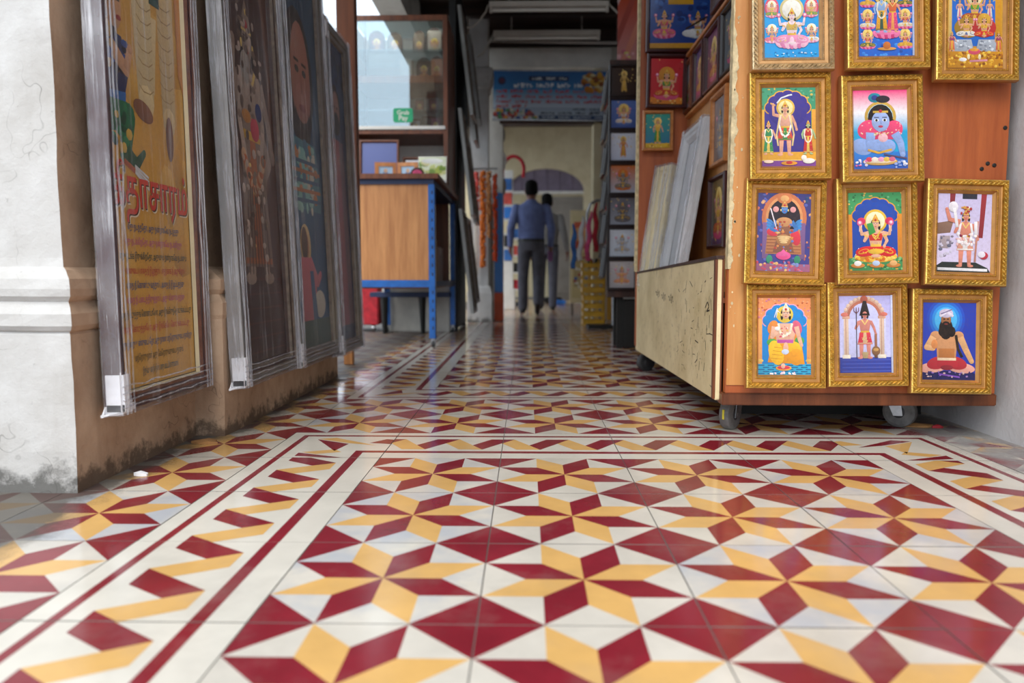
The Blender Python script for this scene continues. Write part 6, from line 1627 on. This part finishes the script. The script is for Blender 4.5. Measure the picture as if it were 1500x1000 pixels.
lt = MB().box(0.30, 0.62, 13.4, 13.7, 0.0, 0.10).build('floor_parcel', 'black', bevel=0.02); tag(lt, 'low dark parcel lying on the floor before the steel door', 'parcel')
lt = MB().box(0.50, 0.66, 12.9, 13.1, 0.0, 0.07).build('floor_parcel', 'blue_sheet', bevel=0.015); tag(lt, 'small blue parcel on the floor before the steel door', 'parcel')

# ------------------------------------------------------------------ overhead: lamps, pipes, sign, red sheet
for k, (y_, z_) in enumerate(((6.98, 2.825), (7.80, 2.83))):
    o = thing('tube_lamp', ['white tube lamp fitting nearer the rack of dark frames', 'white tube lamp fitting next to the cross beam'][k], 'lamp', (0.19, y_, z_), 'ceiling tube lamps')
    MB().box(-0.53, 0.53, -0.04, 0.04, 0.03, 0.075).build('housing', 'lamp_white', o, bevel=0.004, world=False)
    MB().tube([(-0.5, 0, 0.006), (0.5, 0, 0.006)], 0.014, 10).build('tube', 'tube_white', o, world=False)
    for s_ in (-1, 1): MB().box(s_ * 0.515 - 0.012, s_ * 0.515 + 0.012, -0.018, 0.018, -0.012, 0.03).build('lamp_holder', 'lamp_white', o, world=False)
    for s_ in (-0.35, 0.35): MB().tube([(s_, 0, 0.075), (s_, 0, 3.16 - z_)], 0.006, 6).build('hanger', 'pipe_grey', o, world=False)
def pipe(pts, r, label, cat='pipe', mat='pipe_grey', name='conduit_pipe'):
    o = MB().tube(pts, r, 8).build(name, mat, smooth=True); tag(o, label, cat)
pipe([(-0.46, 7.95, 2.86), (0.90, 7.95, 2.83), (0.92, 7.95, 2.85), (0.92, 7.95, 3.15)], 0.016, 'grey conduit pipe running across below the ceiling before the beam')
pipe([(1.02, 6.3, 3.14), (0.97, 6.95, 2.90), (0.90, 7.7, 2.60), (0.88, 8.34, 2.42)], 0.014, 'grey conduit pipe sloping down beside the red printed sheet')
pipe([(-0.53, 6.9, 2.66), (-0.49, 6.95, 2.68), (-0.43, 6.97, 2.74), (-0.37, 6.98, 2.82), (-0.35, 6.98, 2.88)], 0.008, 'curled pale cable beside the tube lamp nearer the rack', 'cable', 'lamp_white', 'cable')
pipe([(-0.50, 7.8, 2.66), (-0.44, 7.8, 2.70), (-0.38, 7.8, 2.80), (-0.34, 7.8, 2.88)], 0.008, 'curled pale cable beside the tube lamp next to the beam', 'cable', 'lamp_white', 'cable')
pipe([(0.72, 6.98, 2.88), (0.80, 6.98, 2.80), (0.88, 6.99, 2.78), (0.95, 7.0, 2.84)], 0.008, 'pale cable from the tube lamp to the sloping conduit', 'cable', 'lamp_white', 'cable')
# shop banner
sg = thing('shop_banner', 'blue shop banner with red and white lettering hung below the beam', 'banner', (0.24, 8.33, 2.12))
W_, H_ = 1.22, 0.50
p = Print(W_, H_, '#b9c4d0', '#1f6fb0'); A = p.A
p.grad(0, A * 0.62, 1, A, '#2a7ab8', '#1f62a4'); p.grad(0, A * 0.25, 1, A * 0.62, '#c4d0dc', '#4f93c2')
p.ell(0.075, A * 0.80, 0.036, 0.036, '#1a3f66'); p.ell(0.075, A * 0.80, 0.024, 0.024, '#5a2a4a')
p.rect(0.31, A * 0.80, 0.66, A * 0.90, '#16345e'); p.words(0.34, 0.64, A * 0.82, A * 0.055, '#dfe6ee', 1)
p.words(0.18, 0.79, A * 0.655, A * 0.10, '#eef2f6', 2)
for k in range(3): p.words(0.03, 0.95, A * (0.545 - k * 0.105), A * 0.07, '#c8323c', 3 + k)
p.words(0.03, 0.28, A * 0.235, A * 0.07, '#c8323c', 8); p.words(0.70, 0.93, A * 0.19, A * 0.05, '#4a5a66', 9); p.words(0.42, 0.98, A * 0.105, A * 0.06, '#1c2a3a', 10)
p.rect(0.40, 0, 1, A * 0.085, '#1f3f6a'); p.words(0.43, 0.96, A * 0.025, A * 0.04, '#c9d4e0', 11)
p.dots(0.0, 0.0, 0.38, A * 0.20, ['#c8402c', '#e0a02c', '#2a4a8a', '#d8d0c0', '#7a2a3a', '#3f8a4a'], 60, 0.018)
p.dots(0.78, A * 0.60, 0.99, A * 0.93, ['#c87a1c', '#e0a83a', '#8a4a10', '#e8d9a0'], 40, 0.024)
p.rect(0.975, 0, 1, A * 0.6, '#d8604a')
q = child('print', p.mesh(), sg); q.rotation_euler = (R(90), 0, 0); q.location = (0, -0.012, 0.30)
MB().box(-0.61, 0.61, -0.010, 0.010, 0.05, 0.55).build('backing', 'white_paint', sg, world=False)
MB().box(-0.62, 0.62, -0.014, 0.012, 0.035, 0.05).build('lower_bar', 'bare_metal', sg, world=False)
MB().box(-0.62, 0.62, -0.014, 0.012, 0.55, 0.565).build('upper_bar', 'bare_metal', sg, world=False)
sg.rotation_euler = (0, R(0.8), 0); sg.location = (0.24, 8.33, 2.10)
# red and pink printed sheet hung over the rack
sh = thing('printed_sheet', 'red, pink and white printed sheet hanging over the frame rack', 'sheet', (0.88, 6.2, 2.12))
p = Print(0.34, 0.56, '#b8807c', '#c0431f'); A = p.A
for k in range(6): p.poly([(-0.7 + k * 0.36, 0), (-0.56 + k * 0.36, 0), (0.1 + k * 0.36, A), (-0.04 + k * 0.36, A)], ['#dcc4c0', '#a8483c', '#d8846a'][k % 3])
p.dots(0, 0, 1, 0.4, ['#d8a0a0', '#c9c060', '#b85a6a'], 24, 0.05)
q = child('print', p.mesh(), sh); q.rotation_euler = (R(90), 0, 0); q.location = (0, -0.001, 0.28)
MB().box(-0.17, 0.17, 0.0, 0.004, 0.0, 0.56).build('cloth', 'red_cloth', sh, world=False)
MB().tube([(-0.18, 0.002, 0.565), (0.18, 0.002, 0.565)], 0.008, 8).build('rod', 'wood_brown', sh, world=False)
for x_ in (-0.15, 0.15): MB().tube([(x_, 0.002, 0.565), (x_, 0.002, 1.04)], 0.003, 5).build('cord', 'kraft', sh, world=False)

# ------------------------------------------------------------------ people
def capsule(mb, a, b, ra, rb, n=12, k=5):
    a, b = Vector(a), Vector(b); pts, rs = [], []
    for i in range(k + 1):
        t = i / k; pts.append(a.lerp(b, t)); rs.append(ra + (rb - ra) * t)
    mb.tube(pts, rs, n); mb.ball(a, ra, n, 8); mb.ball(b, rb, n, 8)
def rings(mb, prof, n=20):
    base = len(mb.v)
    for cx_, cy_, z_, rx_, ry_ in prof:
        for k in range(n):
            a_ = 2 * PI * k / n; mb.v.append((cx_ + rx_ * math.cos(a_), cy_ + ry_ * math.sin(a_), z_))
    for i in range(len(prof) - 1):
        for k in range(n):
            mb.f.append((base + i * n + k, base + i * n + (k + 1) % n, base + (i + 1) * n + (k + 1) % n, base + (i + 1) * n + k)); mb.m.append(0); mb.c.append(None)
    mb.f.append(tuple(base + k for k in reversed(range(n)))); mb.m.append(0); mb.c.append(None)
    mb.f.append(tuple(base + (len(prof) - 1) * n + k for k in range(n))); mb.m.append(0); mb.c.append(None)
def hand(mb, w, d, side):
    # w wrist, d direction down the hand; fingers slightly curled forwards (+Y)
    w, d = Vector(w), Vector(d).normalized(); fwd = Vector((0, 1, 0)); fwd = (fwd - d * fwd.dot(d)).normalized()
    pc = w + d * 0.05
    capsule(mb, w, pc + fwd * 0.015, 0.022, 0.022); capsule(mb, w + d * 0.02, pc - fwd * 0.018, 0.02, 0.02)
    for k, (o_, L) in enumerate(((0.030, 0.070), (0.010, 0.078), (-0.010, 0.072), (-0.028, 0.058))):
        p0 = pc + fwd * o_ + d * 0.012; inw = Vector((-side, 0, 0))
        p1 = p0 + d * L * 0.5 + inw * 0.008; p2 = p1 + d * L * 0.42 + inw * 0.022
        capsule(mb, p0, p1, 0.0095, 0.009, 8, 2); capsule(mb, p1, p2, 0.009, 0.0078, 8, 2)
    t0 = w + d * 0.025 + fwd * 0.02; t1 = t0 + d * 0.03 + fwd * 0.03 + Vector((-side * 0.012, 0, 0)); capsule(mb, t0, t1, 0.012, 0.010, 8, 2); capsule(mb, t1, t1 + d * 0.03 + Vector((-side * 0.006, 0, 0)), 0.010, 0.008, 8, 2)
def person(label, loc, rz, sc, legs, arms, mats, belt=0.93, shirt_hem=0.90, sleeve=0.06):
    mb = MB()
    rings(mb, [(0, 0, 0.80, 0.155, 0.105), (0, 0, 0.88, 0.168, 0.115), (0, 0, 0.96, 0.160, 0.112), (0, 0.005, 1.06, 0.163, 0.112), (0, 0.005, 1.18, 0.180, 0.120), (0, 0, 1.28, 0.192, 0.115), (0, -0.005, 1.345, 0.175, 0.095), (0, -0.005, 1.385, 0.105, 0.070), (0, 0.0, 1.41, 0.060, 0.060)])
    capsule(mb, (0, 0.0, 1.38), (0, 0.012, 1.47), 0.056, 0.052)
    rings(mb, [(0, 0.035, 1.425, 0.03, 0.045), (0, 0.03, 1.45, 0.058, 0.07), (0, 0.022, 1.50, 0.070, 0.086), (0, 0.018, 1.56, 0.075, 0.093), (0, 0.014, 1.61, 0.068, 0.084), (0, 0.012, 1.645, 0.040, 0.05), (0, 0.012, 1.655, 0.01, 0.01)], 18)
    mb.ball((0, 0.115, 1.525), (0.013, 0.018, 0.022), 8, 6)                    # nose
    for s_ in (-1, 1): mb.ball((s_ * 0.077, 0.012, 1.53), (0.012, 0.02, 0.032), 8, 6)   # ears
    mb.ball((0, 0.098, 1.482), (0.024, 0.012, 0.008), 8, 6)                    # mouth
    mb.ball((0, 0.10, 1.45), (0.02, 0.016, 0.014), 8, 6)
    for hip, knee, ank, toe in legs:
        capsule(mb, hip, knee, 0.088, 0.068); capsule(mb, knee, ank, 0.068, 0.056)
    for s_, (sh_, el, wr, hd) in zip((-1, 1), arms):
        capsule(mb, sh_, el, 0.062, 0.050); capsule(mb, el, wr, 0.050, 0.034)
        hand(mb, wr, Vector(hd), s_)
    me = mb.mesh('body', ['skin'])
    ob = bpy.data.objects.new('body', me); COL.objects.link(ob)
    rm = ob.modifiers.new('remesh', 'REMESH'); rm.mode = 'VOXEL'; rm.voxel_size = 0.0075
    sm = ob.modifiers.new('smooth', 'SMOOTH'); sm.factor = 0.5; sm.iterations = 3
    dg = bpy.context.evaluated_depsgraph_get()
    me2 = bpy.data.meshes.new_from_object(ob.evaluated_get(dg)); bpy.data.objects.remove(ob)
    me2.materials.clear()
    for mt in mats[:3]: me2.materials.append(MATS[mt])
    wr = [Vector(a_[2]) for a_ in arms]
    el = [Vector(a_[1]) for a_ in arms]
    for pl in me2.polygons:
        c_ = pl.center; mi = 0
        pl.use_smooth = True
        near = min(((c_ - (w_ + (w_ - e_).normalized() * 0.02)).dot((w_ - e_).normalized()), i) if abs(c_.x) > 0.17 and (c_.x > 0) == (w_.x > 0) else (9, i) for i, (w_, e_) in enumerate(zip(wr, el)))
        arm_hand = abs(c_.x) > 0.19 and any((c_.x > 0) == (w_.x > 0) and (c_ - w_).dot((w_ - e_).normalized()) > -0.01 and (c_ - w_).length < 0.25 for w_, e_ in zip(wr, el))
        if c_.z > 1.405: mi = 2
        elif arm_hand: mi = 2
        elif c_.z < belt and abs(c_.x) < 0.20: mi = 1
        pl.material_index = mi
    root = thing('person', label, 'person', loc)
    root.rotation_euler = (0, 0, rz); root.scale = (sc, sc, sc)
    me2.name = 'body'; bo_ = child('body', me2, root)
    hr = MB(); rings(hr, [(0, -0.012, 1.478, 0.060, 0.068), (0, -0.012, 1.51, 0.076, 0.082), (0, -0.008, 1.56, 0.083, 0.098), (0, 0.0, 1.615, 0.080, 0.100), (0, 0.004, 1.655, 0.058, 0.076), (0, 0.004, 1.672, 0.02, 0.03)], 20)
    hr.v = [(p[0] + 0.004 * mnoise.noise(Vector(p) * 60), p[1] + 0.004 * mnoise.noise(Vector(p) * 55), p[2]) for p in hr.v]
    hr.v = [(p[0], min(p[1], 0.045 + max(0, (p[2] - 1.585)) * 1.2), p[2]) for p in hr.v]
    hr.build('hair', 'hair', root, smooth=True, world=False)
    ey = MB()
    for s_ in (-1, 1): ey.ball((s_ * 0.03, 0.098, 1.55), (0.012, 0.008, 0.006), 8, 6)
    ey.build('eyes', 'black', root, world=False)
    co = MB(); co.tube([(0.062 * math.cos(2 * PI * k / 16), 0.006 + 0.062 * math.sin(2 * PI * k / 16), 1.402 - 0.012 * math.sin(2 * PI * k / 16)) for k in range(17)], 0.014, 8); co.build('collar', mats[0], root, smooth=True, world=False)
    bl = MB(); rings(bl, [(0, 0, belt - 0.02, 0.172, 0.120), (0, 0, belt + 0.015, 0.170, 0.119)]); bl.build('belt', 'leather', root, world=False)
    for hip, knee, ank, toe in legs:
        s_ = MB(); a_, t_ = Vector(ank), Vector(toe)
        capsule(s_, a_ + (a_ - t_) * 0.15 + Vector((0, 0, -0.035)), t_, 0.040, 0.030)
        s_.v = [(p[0], p[1], max(p[2], 0.002)) for p in s_.v]
        s_.build('shoe', mats[3], root, smooth=True, world=False)
    return root
man = person('man in a blue shirt and grey trousers walking away down the passage', (0.05, 9.38, 0.0), R(2), 0.985,
       [((-0.085, 0, 0.84), (-0.10, 0.05, 0.47), (-0.105, 0.03, 0.085), (-0.115, 0.17, 0.034)), ((0.085, 0, 0.84), (0.085, 0.05, 0.47), (0.075, -0.14, 0.16), (0.075, -0.05, 0.034))],
       [((-0.185, 0, 1.315), (-0.255, -0.05, 1.07), (-0.26, 0.05, 0.85), (-0.02, 0.25, -1)), ((0.185, 0, 1.315), (0.250, -0.04, 1.07), (0.245, 0.06, 0.85), (0.02, 0.25, -1))],
       ['cloth_blue', 'cloth_trouser', 'skin', 'leather'])
person('second walker in a grey shirt mostly hidden behind the man in blue', (0.27, 10.5, 0.0), R(-4), 0.96,
       [((-0.085, 0, 0.84), (-0.09, 0.06, 0.47), (-0.095, 0.10, 0.085), (-0.10, 0.24, 0.034)), ((0.085, 0, 0.84), (0.09, -0.02, 0.47), (0.09, -0.10, 0.085), (0.095, 0.03, 0.034))],
       [((-0.185, 0, 1.315), (-0.25, -0.03, 1.07), (-0.25, 0.06, 0.85), (-0.02, 0.25, -1)), ((0.185, 0, 1.315), (0.25, -0.06, 1.07), (0.29, 0.02, 0.84), (0.15, 0.1, -1))],
       ['cloth_grey', 'cloth_trouser', 'skin', 'leather'])
pu = MB().box(0.255, 0.315, 9.43, 9.52, 0.66, 0.80).build('purse', 'purple', bevel=0.01); tag(pu, 'small purple purse in the hand of the man in blue', 'purse')
